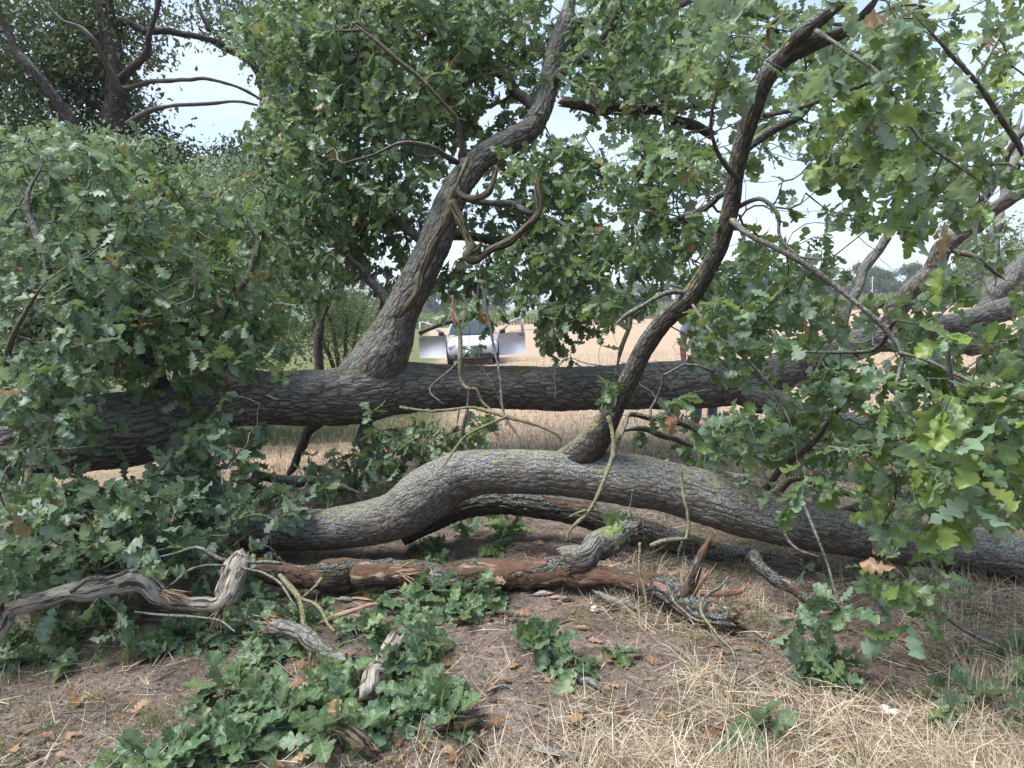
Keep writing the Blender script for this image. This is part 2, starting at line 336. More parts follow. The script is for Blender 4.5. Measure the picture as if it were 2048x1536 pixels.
M['leaf_shrub'] = leaf_mat('shrub_leaf', (.075, .135, .065), (.20, .29, .155), (.23, .30, .10), (.2, .27, .16), .3, .5, False)
M['leaf_tree'] = leaf_mat('treeline_leaf', (.042, .070, .036), (.085, .13, .062), (.12, .16, .06), (.08, .12, .06), .2, .6, False)
M['straw'] = blade_mat('straw', (.34, .26, .165), (.82, .71, .53), (.13, .085, .055))
M['grass'] = blade_mat('short_grass', (.045, .085, .03), (.10, .16, .05), (.34, .28, .15), .25)
M['maize'] = blade_mat('maize_leaves', (.075, .14, .035), (.17, .26, .07), (.40, .38, .16), .25)

# ------------------------------------------------------------------ leaves
PROF = {0: [(0, .012), (.07, .03), (.17, .13), (.235, .165), (.285, .13), (.33, .07), (.39, .18), (.46, .245), (.51, .20), (.55, .105), (.61, .235), (.68, .30), (.735, .25), (.77, .15), (.83, .22), (.895, .21), (.93, .13), (.975, .09), (1.0, 0)],
        1: [(0, .015), (.17, .14), (.27, .15), (.33, .075), (.46, .25), (.55, .11), (.68, .30), (.77, .15), (.89, .21), (1.0, 0)],
        2: [(0, .03), (.27, .18), (.38, .12), (.68, .30), (1.0, 0)],
        3: [(0, .0), (.5, .26), (1.0, 0)]}
def leaf_templates(lod, nvar=8, wide=1.0):
    out = []; rs = np.random.default_rng(100+lod)
    for k in range(nvar):
        pr = np.array(PROF[lod]); n = len(pr); V = []; UV = []
        fold = rs.uniform(.05, .55); bend = rs.uniform(-.15, .6); wv = rs.uniform(.02, .09); tw = rs.uniform(-.5, .5); ph = rs.uniform(0, 6)
        def zz(x, y): return abs(x)*fold - bend*y*y*.6 + wv*math.sin(y*17+ph+(3 if x > 0 else 0))*min(1, abs(x)*5) + tw*x*y
        for y, x in pr: V.append((0, y*.955 if y < 1 else y, zz(0, y))); UV.append((0, y))
        for sd in (-1, 1):
            ws = wide*rs.uniform(.85, 1.12)
            for y, x in pr:
                x2 = x*ws*(1+rs.normal()*.09)*sd; y2 = y+rs.normal()*.008*(0 < y < 1)
                V.append((x2, y2, zz(x2, y2))); UV.append((x2, y2))
        i = np.arange(n-1)
        f1 = np.stack([i, i+1, n+i+1, n+i], 1); f2 = np.stack([i, 2*n+i, 2*n+i+1, i+1], 1)
        out.append((np.array(V), np.concatenate([f1, f2]), np.array(UV)))
    return out
TPL = {k: leaf_templates(k) for k in (0, 1, 2, 3)}
class Leaves:
    def __init__(s): s.d = {}
    def add(s, lod, p, a, n, sc, tint):
        s.d.setdefault(lod, []).append((p, a, n, np.broadcast_to(sc, (len(p),)), tint))
    def build(s, name, mat, parent=None, loc=None):
        VV = []; FF = []; UU = []; TT = []; off = 0
        for lod, lst in s.d.items():
            p = np.concatenate([q[0] for q in lst]); a = norm(np.concatenate([q[1] for q in lst])); n = np.concatenate([q[2] for q in lst])
            sc = np.concatenate([q[3] for q in lst]); ti = np.concatenate([q[4] for q in lst])
            x = norm(np.cross(a, n)); n = np.cross(x, a)
            k = rng.integers(0, len(TPL[lod]), len(p))
            for j, (tv, tf, tu) in enumerate(TPL[lod]):
                m = np.where(k == j)[0]
                if not len(m): continue
                R = np.stack([x[m], a[m], n[m]], 1)        # (m,3 axes,3)
                v = np.einsum('ij,mjk->mik', tv, R)*sc[m, None, None]+p[m, None, :]
                nv = len(tv); VV.append(v.reshape(-1, 3)); UU.append(np.tile(tu, (len(m), 1))); TT.append(np.repeat(ti[m], nv, 0))
                FF.append((tf[None]+(np.arange(len(m))*nv)[:, None, None]+off).reshape(-1, 4)); off += nv*len(m)
        if not VV: return None
        return mesh(name, np.concatenate(VV), np.concatenate(FF), mat, parent, True, {'tint': np.concatenate(TT)}, uv=np.concatenate(UU), loc=loc)
def tints(n, pal):
    """pal: 0 blue green, 1 mid green, 2 yellow green, 3 dark"""
    x = rng.beta(.9, 1.1, n); y = rng.random(n)**3
    if pal == 0: x = x*.9; y = y*.45
    if pal == 1: y = y*.7
    if pal == 2: x = .3+.7*x; y = .15+.8*rng.random(n)**1.3
    if pal == 3: x = x*.5; y = y*.3
    z = rng.random(n)*.98; z = np.where(rng.random(n) < .014, 1.0, z)
    return np.stack([x, y, z], 1)
def spray_leaves(LV, c, t, pal, lod, size, n=7, droop=.35, along=.16, prev=None):
    """a rosette of leaves round the twig tip c pointing along t, a few more down the twig"""
    n = int(n); e = norm(rng.normal(size=(n, 3))); e = e-(e@t)[:, None]*t; e = norm(e)
    k = rng.random(n); s = np.where(rng.random(n) < .6, 0, k*along)
    p = c-t*s[:, None]+rng.normal(size=(n, 3))*.006
    a = norm(t*(rng.uniform(.05, 1.0, n)[:, None])+e*rng.uniform(.5, 1.1, n)[:, None]+np.array([0, 0, -1.0])*(droop*rng.uniform(.2, 1.6, n))[:, None])
    nr = norm(np.array([0, 0, .8])+rng.normal(size=(n, 3))*.75-CAMV(p)*.15+.25*t); nr = np.where((rng.random(n) < .22)[:, None], -nr, nr)
    LV.add(lod, p, a, nr, size*rng.uniform(.5, 1.3, n), tints(n, pal))
def CAMV(p): return norm(p-CAM)

# ------------------------------------------------------------------ twig skeleton: clusters joined to the nearest branch
class Skel:
    def __init__(s): s.p = []; s.par = []; s.g = []; s.d = []; s.chains = []; s.tips = []
    def limb(s, pts, g):
        q = catmull(pts[:, :3], .07); t = norm(np.gradient(q, axis=0))
        for i in range(len(q)): s.p.append(q[i]); s.par.append(-1); s.g.append(g); s.d.append(t[i])
    def grow(s, C, step=.07, maxd=2.2, info=None):
        C = np.asarray(C); base = np.array(s.p); cap = len(base)+len(C)*int(maxd/step+4)
        P_ = np.zeros((cap, 3)); P_[:len(base)] = base; cost = np.zeros(cap); n = len(base)
        dm = np.array([np.min(((base-c)**2).sum(1)) for c in C]); order = np.argsort(dm)
        for ci in order:
            c = C[ci]; dd = np.sqrt(((P_[:n]-c)**2).sum(1))+cost[:n]; i = int(np.argmin(dd)); p0 = P_[i]; dist = np.linalg.norm(c-p0)
            if dist > maxd or dist < .03: continue
            m = max(2, int(dist/step)); d0 = norm(s.d[i]*.55+(c-p0)/dist+rng.normal(size=3)*.12)
            ctl = p0+d0*dist*.5+np.array([0, 0, .06*dist])+rng.normal(size=3)*dist*.06
            tt = (np.arange(1, m+1)/m)[:, None]; q = (1-tt)**2*p0+2*tt*(1-tt)*ctl+tt*tt*c
            q[:-1] += rng.normal(size=(m-1, 3))*.008
            dirs = norm(np.diff(np.vstack([p0, q]), axis=0)); ids = []; pr = i
            for k in range(m):
                s.p.append(q[k]); s.par.append(pr); s.g.append(s.g[i]); s.d.append(dirs[k]); P_[n] = q[k]; cost[n] = cost[pr]*.9+.02+.02*(k == 0); pr = n; ids.append(n); n += 1
            s.chains.append([i]+ids); s.tips.append((n-1, ci))
    def radii(s, base=.0019, ex=.47, cap=.03):
        cnt = np.zeros(len(s.p))
        for tip, _ in s.tips:
            k = tip
            while k >= 0 and s.par[k] >= -1:
                cnt[k] += 1
                if s.par[k] < 0: break
                k = s.par[k]
        s.r = np.minimum(base*np.maximum(cnt, 1)**ex, cap)
    def twigs(s, mat, name, parents, sides=5, loc=None):
        by = {}
        P_ = np.array(s.p)
        for ch in s.chains:
            g = s.g[ch[1]]; mb = by.setdefault(g, MB()); r = s.r[ch].copy(); r[0] = r[1]; r[-1] *= .6
            v, f, a, _ = sweep(P_[ch], r, sides if r[0] > .004 else 4, cap=False, seed=len(mb.v) % 50); mb.add(v, f, a)
        return {g: mb.build(name, mat, parents[g], True, loc=None) for g, mb in by.items()}

# blobs of foliage given as ellipses in the picture with a depth range; gaps keep views open
GAPS = [(415, 190, 115, 105, 1), (1240, 285, 62, 38, .95), (1565, 395, 85, 90, .9), (1190, 430, 55, 45, .5), (1800, 510, 90, 45, .9), (1930, 150, 60, 75, .7),
        (985, 665, 75, 60, .93), (1090, 590, 30, 22, .9), (1290, 655, 40, 50, .7), (1352, 690, 26, 55, .95), (1400, 670, 45, 60, .6), (1180, 660, 40, 60, .6), (560, 905, 60, 50, .9), (660, 880, 60, 40, .5), (1060, 880, 75, 40, .9), (1300, 865, 60, 40, .7), (1750, 590, 70, 25, .6),
        (1720, 440, 70, 60, .5), (890, 700, 45, 60, .7), (1590, 480, 60, 60, .5), (1960, 280, 30, 40, .5)]
CMUL = 2.1
def sample_blob(cx, cy, rx, ry, d0, d1, cov, keep, leafarea=.021, gaps=True):
    dm = (d0+d1)/2; n = int(cov*CMUL*math.pi*rx*ry/(leafarea*(F/dm)**2)+.5)
    a = rng.random(n)*2*math.pi; r = np.sqrt(rng.random(n))*(1+.12*rng.normal(size=n)); x = cx+rx*r*np.cos(a); y = cy+ry*r*np.sin(a); d = rng.uniform(d0, d1, n)
    ok = np.ones(n, bool)
    # clumping: drop samples in the hollows of a 3-D noise
    p = Wn(x, y, d); ok &= (fbm(p*1.7, 2, 31) > -.42-.3*(rng.random(n)))
    if gaps:
        for gx, gy, ax, ay, pr in GAPS: ok &= ~(((x-gx)/ax)**2+((y-gy)/ay)**2 < 1) | (rng.random(n) > pr)
    for lx, ly, lr, ld, pr in keep:
        m = 14+.03*F/d
        dd = ((x[:, None]-lx)**2+(y[:, None]-ly)**2); j = np.argmin(dd, 1)
        hit = (np.sqrt(dd[np.arange(n), j]) < lr[j]+m*.75) & (d < ld[j]+.15)
        ok &= ~hit | (rng.random(n) > pr)
    ok &= p[:, 2] > gh(p[:, 0], p[:, 1])+.05
    return p[ok], d[ok]

# ------------------------------------------------------------------ the ground
def ground_mat():
    m, nt, L = newmat('ground'); t = N(nt, 'ShaderNodeTexCoord'); v = t.outputs['Object']; s = N(nt, 'ShaderNodeSeparateXYZ'); L(v, s.inputs[0])
    soil = mix(nt, ramp(nt, noise(nt, v, 26, 8, .75), [(.35, (0, 0, 0)), (.65, (1, 1, 1))]), (.036, .028, .024), (.26, .21, .175))
    soil = mix(nt, ramp(nt, noise(nt, v, 120, 5, .7), [(.5, (0, 0, 0)), (.62, (1, 1, 1))]), soil, (.32, .25, .19))
    straw = mix(nt, noise(nt, mapn(nt, v, (1, .35, 1)), 60, 7, .75), (.055, .036, .026), (.34, .25, .17))
    far = mix(nt, noise(nt, v, 2.3, 8, .65), (.33, .245, .165), (.50, .39, .275))
    wv = N(nt, 'ShaderNodeTexWave', wave_type='BANDS', bands_direction='Y', Scale=.9, Distortion=3.5, Detail=4.0); L(mapn(nt, v, (.25, 1, 1)), wv.inputs['Vector'])
    far = mix(nt, mth(nt, 'MULTIPLY', wv.outputs['Fac'], .35), far, (.30, .215, .15))
    far = mix(nt, ramp(nt, noise(nt, mapn(nt, v, (1, .5, 1)), 9, 6, .8), [(.35, (1, 1, 1)), (.55, (0, 0, 0))]), far, (.27, .19, .13))
    zn = mth(nt, 'ADD', mth(nt, 'MULTIPLY', noise(nt, v, 1.2, 5, .6), 1.6), mth(nt, 'MULTIPLY', s.outputs['X'], .55))
    near = mix(nt, ramp(nt, zn, [(1.0, (0, 0, 0)), (1.6, (1, 1, 1))]), soil, straw)
    near = mix(nt, mth(nt, 'MULTIPLY', ramp(nt, noise(nt, v, 3.2, 4, .6), [(.45, (0, 0, 0)), (.6, (1, 1, 1))]), .45), near, (.035, .026, .024))
    yy = mth(nt, 'ADD', s.outputs['Y'], mth(nt, 'MULTIPLY', noise(nt, v, .9, 4), 3.0))
    c = mix(nt, ramp(nt, mth(nt, 'MULTIPLY', yy, .1), [(.80, (0, 0, 0)), (1.0, (1, 1, 1))]), near, far)
    # green verge to the left of the field, grass track behind it
    vg = mth(nt, 'ADD', mth(nt, 'MULTIPLY', s.outputs['X'], -1.0), mth(nt, 'MULTIPLY_ADD', s.outputs['Y'], -.12, mth(nt, 'MULTIPLY', noise(nt, v, .5, 4), 1.5)))
    gr = mix(nt, noise(nt, v, 12, 6, .7), (.05, .075, .025), (.20, .19, .085))
    c = mix(nt, mth(nt, 'MULTIPLY', ramp(nt, mth(nt, 'MULTIPLY', vg, .2), [(.02, (0, 0, 0)), (.14, (1, 1, 1))]), mth(nt, 'GREATER_THAN', s.outputs['Y'], 9.5)), c, gr)
    b = N(nt, 'ShaderNodeBsdfPrincipled', Roughness=.95); b.inputs['Specular IOR Level'].default_value = .15; L(c, b.inputs['Base Color'])
    bp = N(nt, 'ShaderNodeBump', Strength=.9, Distance=.02); L(mth(nt, 'ADD', noise(nt, v, 40, 8, .75), noise(nt, v, 7, 5)), bp.inputs['Height']); L(bp.outputs[0], b.inputs['Normal'])
    o = N(nt, 'ShaderNodeOutputMaterial'); L(b.outputs[0], o.inputs[0]); return m
def build_ground():
    g = [.1]; 
    while sum(g) < 1600: g.append(g[-1]*1.11)
    far = np.cumsum(g)
    xs = np.concatenate([-7-far[::-1], np.arange(-7, 7.01, .07), 7+far]); ys = np.concatenate([-3-far[::-1], np.arange(-3, 11.01, .07), 11+far])
    X, Y = np.meshgrid(xs, ys); Z = gh(X, Y); v = np.stack([X.ravel(), Y.ravel(), Z.ravel()], 1)
    nx = len(xs); i = (np.arange(len(ys)-1)[:, None]*nx+np.arange(nx-1)[None]).ravel(); f = np.stack([i, i+1, i+nx+1, i+nx], 1)
    tag(mesh('ground', v, f, ground_mat(), smooth=True), kind='structure')
build_ground()

# ------------------------------------------------------------------ the fallen oak
# every path: (x, y, depth, radius in pixels)
def path(P, step):
    P = np.array(P, float); w = Wn(P[:, 0], P[:, 1], P[:, 2]); r = P[:, 3]*P[:, 2]/F
    q = catmull(np.hstack([w, r[:, None]]), step); return q[:, :3], np.maximum(q[:, 3], .001)
def barkdisp(amp, fr, lump, seed):
    def f(b, rr):
        q = b*np.array([fr, fr, fr*.32]); q = q+.35*np.stack([vnoise(b*9, seed), vnoise(b*9, seed+1), vnoise(b*9, seed+2)], 1)
        g = np.abs(vnoise(q, seed+4)); g2 = np.abs(vnoise(q*2.1, seed+5))
        ridge = np.minimum(g*3.2, 1)*.75+np.minimum(g2*3, 1)*.25
        return amp*(ridge-.8)+lump*rr*fbm(b*np.array([3.5, 3.5, 2.0]), 3, seed+7)+.3*amp*vnoise(b*90, seed+9)
    return f
oak = empty('fallen_oak', GP(700, 1000), 'great fallen oak with two lichened trunks lying across the view, limbs in full leaf', 'tree')
INV = Matrix.Translation(-oak.location)
def reparent(o): o.matrix_parent_inverse = INV; return o
LIMB = []      # (x, y, r, depth) keep-out data
GOBJ = {}; SK = Skel(); gid = 0
def limb(name, P, mat, step, sides, amp, fr, lump, keep=.9, ragged=(0, 0), seed=1, skel=True, parent=None, label=None):
    global gid
    th = (.72 if seed in (43, 44) else .80 if seed == 15 else .86) if name != 'trunk' else .95; P = [(a, b, c, e*th) for a, b, c, e in P]
    p, r = path(P, step)
    if sides < 64:
        s_ = np.arange(len(p))*step; kk = min(1.3*np.median(r), .03); p = p+kk*np.stack([vnoise(np.stack([s_*f_, s_*0+seed*1.7, s_*0+j*9.1], 1), 60+j) for j, f_ in enumerate((4.5, 4.5, 5.5))], 1)*np.minimum(1, s_*3)[:, None]
    if not ragged[1] and name != 'trunk': r = r*np.clip((1-np.linspace(0, 1, len(r)))*7, .12, 1)**.7
    if sides < 64: r = r*(1+(.22 if name == 'dead_branch' else .13)*fbm(np.stack([np.arange(len(r))*step*9, r*0+seed*2.3, r*0], 1), 2, 8))
    v, f, a, mi = sweep(p, r, sides, barkdisp(amp, fr, lump, seed), ragged=ragged, seed=seed)
    o = mesh(name, v, f, [M[mat], M['wood']], parent or oak, True, {'bark': a}, mi=mi)
    (reparent(o) if parent is None else None)
    if parent is not None: pass
    if label: o['label'] = label
    x, y, d = proj(p); LIMB.append((x[::3], y[::3], (r/d*F)[::3], d[::3], keep))
    if skel: SK.limb(p[::max(1, int(.06/step))], gid)
    GOBJ[gid] = o; gid += 1
    return o

limb('trunk', [(-420, 900, 4.6, 80), (-60, 890, 4.9, 76), (120, 876, 5.1, 74), (260, 862, 5.3, 78), (360, 835, 5.5, 74), (450, 800, 5.75, 62), (540, 797, 6.0, 58), (640, 795, 6.2, 60), (720, 785, 6.4, 63), (790, 776, 6.6, 54), (880, 772, 6.8, 47), (1000, 774, 7.0, 46), (1150, 776, 7.2, 46), (1300, 772, 7.4, 47), (1420, 768, 7.5, 48), (1500, 764, 7.5, 47)],
     'bark_mossy', .012, 160, .011, 24, .10, .86, seed=11, label='long furrowed trunk lying behind, crossing the whole picture')
limb('limb', [(1440, 770, 7.5, 46), (1520, 762, 7.5, 44), (1620, 718, 7.5, 42), (1700, 690, 7.5, 38), (1800, 664, 7.5, 30), (1900, 650, 7.5, 27), (2000, 622, 7.4, 27), (2100, 585, 7.3, 25), (2300, 520, 7.2, 20)], 'bark', .018, 64, .009, 26, .10, .6, seed=12)
limb('limb', [(1440, 775, 7.5, 30), (1520, 800, 7.3, 32), (1600, 832, 7.1, 28), (1700, 850, 7.0, 25), (1850, 860, 6.9, 20), (2050, 880, 6.8, 16)], 'bark', .02, 48, .008, 26, .1, .4, seed=13)
limb('limb', [(1700, 690, 7.6, 20), (1850, 690, 7.7, 20), (1950, 690, 7.8, 18), (2050, 702, 7.8, 16), (2200, 720, 7.8, 12)], 'bark', .02, 40, .006, 26, .1, .4, seed=14)
upright = limb('limb', [(700, 800, 6.4, 62), (745, 735, 6.45, 66), (775, 690, 6.5, 60), (800, 630, 6.5, 46), (835, 560, 6.5, 43), (868, 490, 6.5, 41), (893, 420, 6.55, 36), (920, 365, 6.6, 34), (960, 318, 6.7, 32), (1015, 285, 6.8, 31), (1062, 255, 6.9, 29), (1088, 205, 7.0, 25), (1100, 150, 7.1, 23), (1112, 95, 7.2, 22), (1128, 50, 7.3, 20), (1140, 0, 7.4, 17), (1150, -80, 7.5, 15)],
     'bark', .014, 110, .011, 22, .10, .8, seed=15, label='thick limb rising from the far trunk and bending to the right')
limb('branch', [(1100, 170, 7.0, 9), (1130, 140, 6.9, 11), (1165, 112, 6.8, 11), (1200, 85, 6.7, 12), (1222, 50, 6.6, 11), (1245, 0, 6.5, 10), (1270, -60, 6.4, 8)], 'bark_thin', .03, 20, .002, 40, .1, .5, seed=16)
limb('branch', [(1125, 50, 7.3, 14), (1180, 45, 7.4, 15), (1240, 40, 7.4, 15), (1310, 20, 7.4, 14), (1400, 0, 7.4, 10)], 'bark', .03, 24, .003, 40, .1, .3, seed=17)
limb('branch', [(1122, 203, 6.7, 11), (1150, 207, 6.7, 13), (1200, 216, 6.75, 14), (1250, 220, 6.8, 14), (1310, 224, 6.8, 13), (1350, 236, 6.8, 12), (1390, 250, 6.8, 12), (1425, 272, 6.8, 11)], 'bark_peeling', .03, 26, .004, 40, .12, .85, (.02, .03), seed=18, label='broken brown bough with a snapped end, hanging beside the thick limb')
limb('branch', [(1340, 232, 6.8, 8), (1370, 215, 6.8, 6), (1400, 212, 6.8, 5), (1440, 214, 6.8, 4)], 'bark_thin', .03, 12, .002, 40, .1, .5, seed=19)
limb('branch', [(920, 395, 6.6, 8), (970, 402, 6.5, 8), (1020, 404, 6.5, 9), (1060, 424, 6.4, 7), (1100, 440, 6.4, 6), (1135, 455, 6.3, 5), (1160, 500, 6.2, 4), (1165, 560, 6.1, 3)], 'bark_thin', .03, 14, .002, 40, .1, .6, seed=20)
# dead forked branch in front of the upright limb
limb('dead_branch', [(790, 634, 6.05, 6), (806, 622, 6.05, 9), (832, 585, 6.05, 10), (850, 535, 6.05, 11), (872, 480, 6.05, 11), (892, 430, 6.05, 12), (906, 400, 6.05, 12), (918, 376, 6.04, 10)], 'deadgreen', .02, 22, .004, 30, .2, .95, (.02, .01), seed=21, skel=False, label='dead algae-green branch clinging to the thick limb')
limb('dead_branch', [(920, 372, 6.03, 6), (919, 384, 6.02, 8), (930, 393, 6.0, 8), (952, 394, 5.98, 8), (975, 384, 5.96, 8), (990, 365, 5.95, 7), (1000, 341, 5.94, 5)], 'deadgreen', .02, 18, .003, 30, .15, .95, (0, .04), seed=22, skel=False)
limb('dead_branch', [(904, 404, 6.03, 11), (918, 432, 6.0, 12), (932, 462, 5.98, 11), (938, 492, 5.96, 11), (930, 515, 5.95, 10), (950, 521, 5.93, 10), (980, 507, 5.9, 9), (1020, 484, 5.88, 9), (1058, 458, 5.86, 9), (1077, 436, 5.85, 9), (1081, 412, 5.85, 9), (1074, 388, 5.85, 8), (1069, 364, 5.84, 5)], 'deadgreen', .02, 20, .004, 30, .15, .95, (0, .05), seed=23, skel=False, label='curved dead branch ending in a snapped brown tip')
limb('dead_branch', [(935, 505, 5.95, 5), (955, 500, 5.9, 4), (962, 488, 5.88, 3)], 'deadgreen', .01, 10, .002, 30, .15, .9, (0, .01), seed=87, skel=False)
limb('dead_branch', [(912, 378, 6.04, 5), (922, 350, 6.0, 4), (932, 330, 6.0, 4), (936, 318, 6.0, 3)], 'lichen', .01, 10, .002, 30, .15, .9, (0, .01), seed=88, skel=False)
limb('dead_branch', [(1040, 470, 5.87, 5), (1052, 480, 5.84, 4), (1060, 494, 5.82, 2)], 'deadgreen', .01, 8, .002, 30, .15, .9, (0, .01), seed=89, skel=False)
limb('branch', [(928, 312, 6.4, 8), (920, 275, 6.3, 7), (908, 235, 6.2, 6), (885, 205, 6.1, 5), (850, 165, 6.0, 5), (800, 125, 5.95, 5), (755, 85, 5.9, 4), (700, 40, 5.9, 3)], 'lichen', .03, 12, .002, 60, .15, .5, seed=24)
limb('branch', [(915, 325, 6.5, 7), (890, 312, 6.3, 6), (860, 290, 6.2, 5), (800, 285, 6.1, 4), (740, 310, 6.1, 3), (680, 330, 6.2, 3)], 'bark_thin', .03, 10, .002, 60, .1, .2, seed=25)
limb('branch', [(1080, 230, 7.0, 13), (1020, 170, 7.3, 12), (950, 110, 7.5, 10), (860, 60, 7.6, 8), (740, 20, 7.7, 6), (640, 0, 7.8, 5)], 'bark_thin', .03, 16, .002, 60, .1, .1, seed=26)
limb('branch', [(870, 500, 6.7, 14), (800, 440, 7.1, 12), (720, 390, 7.4, 10), (640, 330, 7.6, 8), (570, 260, 7.7, 6), (530, 160, 7.8, 4)], 'bark_thin', .03, 16, .002, 60, .1, .1, seed=27)
limb('branch', [(800, 640, 6.7, 14), (740, 560, 7.0, 10), (680, 500, 7.2, 8), (620, 430, 7.3, 6), (570, 380, 7.3, 4)], 'bark_thin', .03, 14, .002, 60, .1, .1, seed=28)
limb('branch', [(870, 470, 6.9, 12), (980, 480, 7.1, 10), (1080, 500, 7.2, 8), (1180, 540, 7.2, 6), (1230, 600, 7.1, 4)], 'bark_thin', .03, 12, .002, 60, .1, .1, seed=29)
limb('branch', [(840, 665, 6.3, 6), (870, 655, 6.2, 6), (905, 645, 6.15, 5), (935, 640, 6.1, 5), (950, 620, 6.1, 5), (960, 590, 6.1, 4), (962, 545, 6.1, 3)], 'bark_thin', .03, 12, .002, 60, .1, .5, seed=30)
# left mass: branches standing out of the butt of the trunk
limb('branch', [(120, 830, 5.0, 20), (90, 740, 4.8, 16), (70, 640, 4.6, 13), (90, 540, 4.5, 9), (60, 430, 4.6, 7), (80, 330, 4.7, 5)], 'bark_thin', .03, 20, .003, 50, .1, .1, seed=31)
limb('branch', [(330, 790, 5.4, 20), (300, 720, 5.2, 16), (260, 620, 5.1, 13), (250, 520, 5.2, 10), (300, 420, 5.3, 8), (360, 350, 5.4, 5)], 'bark_thin', .03, 20, .003, 50, .1, .1, seed=32)
limb('branch', [(460, 745, 5.9, 14), (410, 690, 5.6, 11), (380, 655, 5.5, 9), (330, 640, 5.3, 8), (270, 610, 5.1, 7), (220, 560, 5.0, 5)], 'bark_thin', .03, 16, .003, 50, .1, .3, seed=33)
limb('branch', [(420, 750, 5.8, 12), (440, 660, 5.8, 9), (490, 560, 5.9, 8), (510, 470, 6.0, 6), (480, 400, 6.1, 4)], 'bark_thin', .03, 14, .003, 50, .1, .2, seed=34)
limb('branch', [(60, 930, 4.9, 18), (40, 1000, 4.5, 14), (70, 1060, 4.1, 10), (140, 1110, 3.8, 7), (200, 1150, 3.7, 5)], 'bark_thin', .03, 14, .003, 50, .1, .1, seed=35)
limb('branch', [(20, 850, 5.0, 10), (15, 780, 4.4, 8), (20, 700, 4.1, 7), (60, 600, 3.9, 5), (100, 560, 3.8, 4)], 'lichen', .03, 12, .002, 50, .1, .3, seed=36)
# the nearer trunk, its arch, the limb under it
near = limb('trunk', [(330, 850, 5.45, 50), (375, 925, 5.3, 50), (415, 1000, 5.1, 48), (470, 1050, 4.95, 46), (550, 1058, 4.9, 45), (640, 1056, 4.88, 43), (720, 1047, 4.85, 45), (790, 1030, 4.8, 48), (850, 990, 4.75, 54), (905, 958, 4.7, 50), (970, 945, 4.65, 44), (1060, 944, 4.6, 45), (1150, 948, 4.55, 49), (1230, 955, 4.48, 50), (1330, 972, 4.4, 52), (1420, 998, 4.32, 55), (1520, 1028, 4.25, 53), (1640, 1055, 4.17, 49), (1760, 1075, 4.1, 46), (1880, 1097, 4.05, 47), (2000, 1110, 4.0, 47), (2150, 1125, 3.95, 45), (2400, 1130, 3.9, 40)],
     'bark_smooth', .011, 150, .006, 34, .11, .9, seed=41, label='nearer grey trunk arching over the ground, spotted with yellow lichen')
limb('limb', [(800, 1060, 5.0, 36), (870, 1032, 5.02, 34), (930, 1012, 5.05, 31), (1000, 1002, 5.05, 30), (1090, 1012, 5.0, 30), (1170, 1030, 4.95, 31), (1250, 1055, 4.85, 33), (1340, 1088, 4.72, 35), (1430, 1118, 4.6, 36), (1530, 1130, 4.55, 34), (1640, 1130, 4.55, 32), (1800, 1120, 4.6, 28)], 'bark_peeling', .014, 90, .012, 26, .08, .7, seed=42, label='dark furrowed limb in the shade beneath the arching trunk, its bark split open')
V = limb('limb', [(1100, 948, 4.64, 44), (1145, 922, 4.57, 50), (1180, 892, 4.46, 44), (1206, 858, 4.38, 36), (1228, 820, 4.3, 27), (1258, 760, 4.22, 27), (1290, 695, 4.15, 27), (1330, 640, 4.08, 27), (1378, 596, 4.0, 28), (1415, 540, 3.93, 25), (1443, 480, 3.87, 25), (1462, 410, 3.8, 24), (1470, 350, 3.75, 23), (1484, 290, 3.7, 24), (1505, 225, 3.62, 24), (1530, 160, 3.55, 26), (1570, 112, 3.5, 28), (1630, 85, 3.45, 25), (1690, 62, 3.38, 24), (1740, 15, 3.3, 22), (1790, -60, 3.2, 20)],
     'bark_dark', .011, 72, .004, 40, .09, .93, seed=43, label='dark slanting limb rising from the nearer trunk to the upper right')
limb('limb', [(1560, 118, 3.5, 20), (1600, 68, 3.42, 20), (1650, 28, 3.35, 18), (1700, -10, 3.28, 17), (1760, -60, 3.2, 14)], 'bark_dark', .014, 48, .003, 40, .09, .9, seed=44)
limb('branch', [(1490, 300, 3.75, 10), (1520, 275, 3.85, 12), (1560, 248, 3.95, 12), (1600, 228, 4.05, 12), (1630, 190, 4.15, 10), (1660, 140, 4.2, 8), (1700, 60, 4.2, 6)], 'bark_dark', .02, 22, .002, 50, .1, .6, seed=45)
limb('branch', [(1632, 62, 3.35, 6), (1690, 98, 3.2, 5), (1740, 130, 3.1, 5), (1780, 175, 3.0, 5), (1805, 215, 2.95, 5), (1835, 265, 2.9, 4), (1870, 300, 2.85, 4), (1930, 340, 2.8, 3), (1990, 380, 2.75, 3)], 'bark_thin', .02, 12, .001, 60, .1, .8, seed=46)
limb('branch', [(1528, 232, 3.6, 6), (1570, 222, 3.5, 6), (1640, 203, 3.45, 6), (1700, 185, 3.4, 6), (1745, 165, 3.35, 5)], 'bark_thin', .02, 12, .001, 60, .1, .8, (0, .01), seed=47)
limb('branch', [(1462, 440, 3.8, 8), (1500, 470, 3.6, 7), (1550, 498, 3.45, 7), (1610, 535, 3.3, 7), (1670, 575, 3.2, 7), (1730, 620, 3.1, 7), (1770, 660, 3.05, 7), (1798, 705, 3.0, 7), (1795, 770, 2.95, 6), (1815, 820, 2.9, 5), (1850, 860, 2.85, 5), (1890, 920, 2.8, 4), (1900, 1000, 2.75, 3)], 'bark_thin', .02, 12, .001, 60, .1, .8, seed=48)
limb('branch', [(1798, 705, 3.0, 5), (1850, 720, 2.9, 5), (1910, 750, 2.8, 5), (1970, 775, 2.7, 4), (2060, 790, 2.6, 4)], 'bark_thin', .02, 10, .001, 60, .1, .5, seed=49)
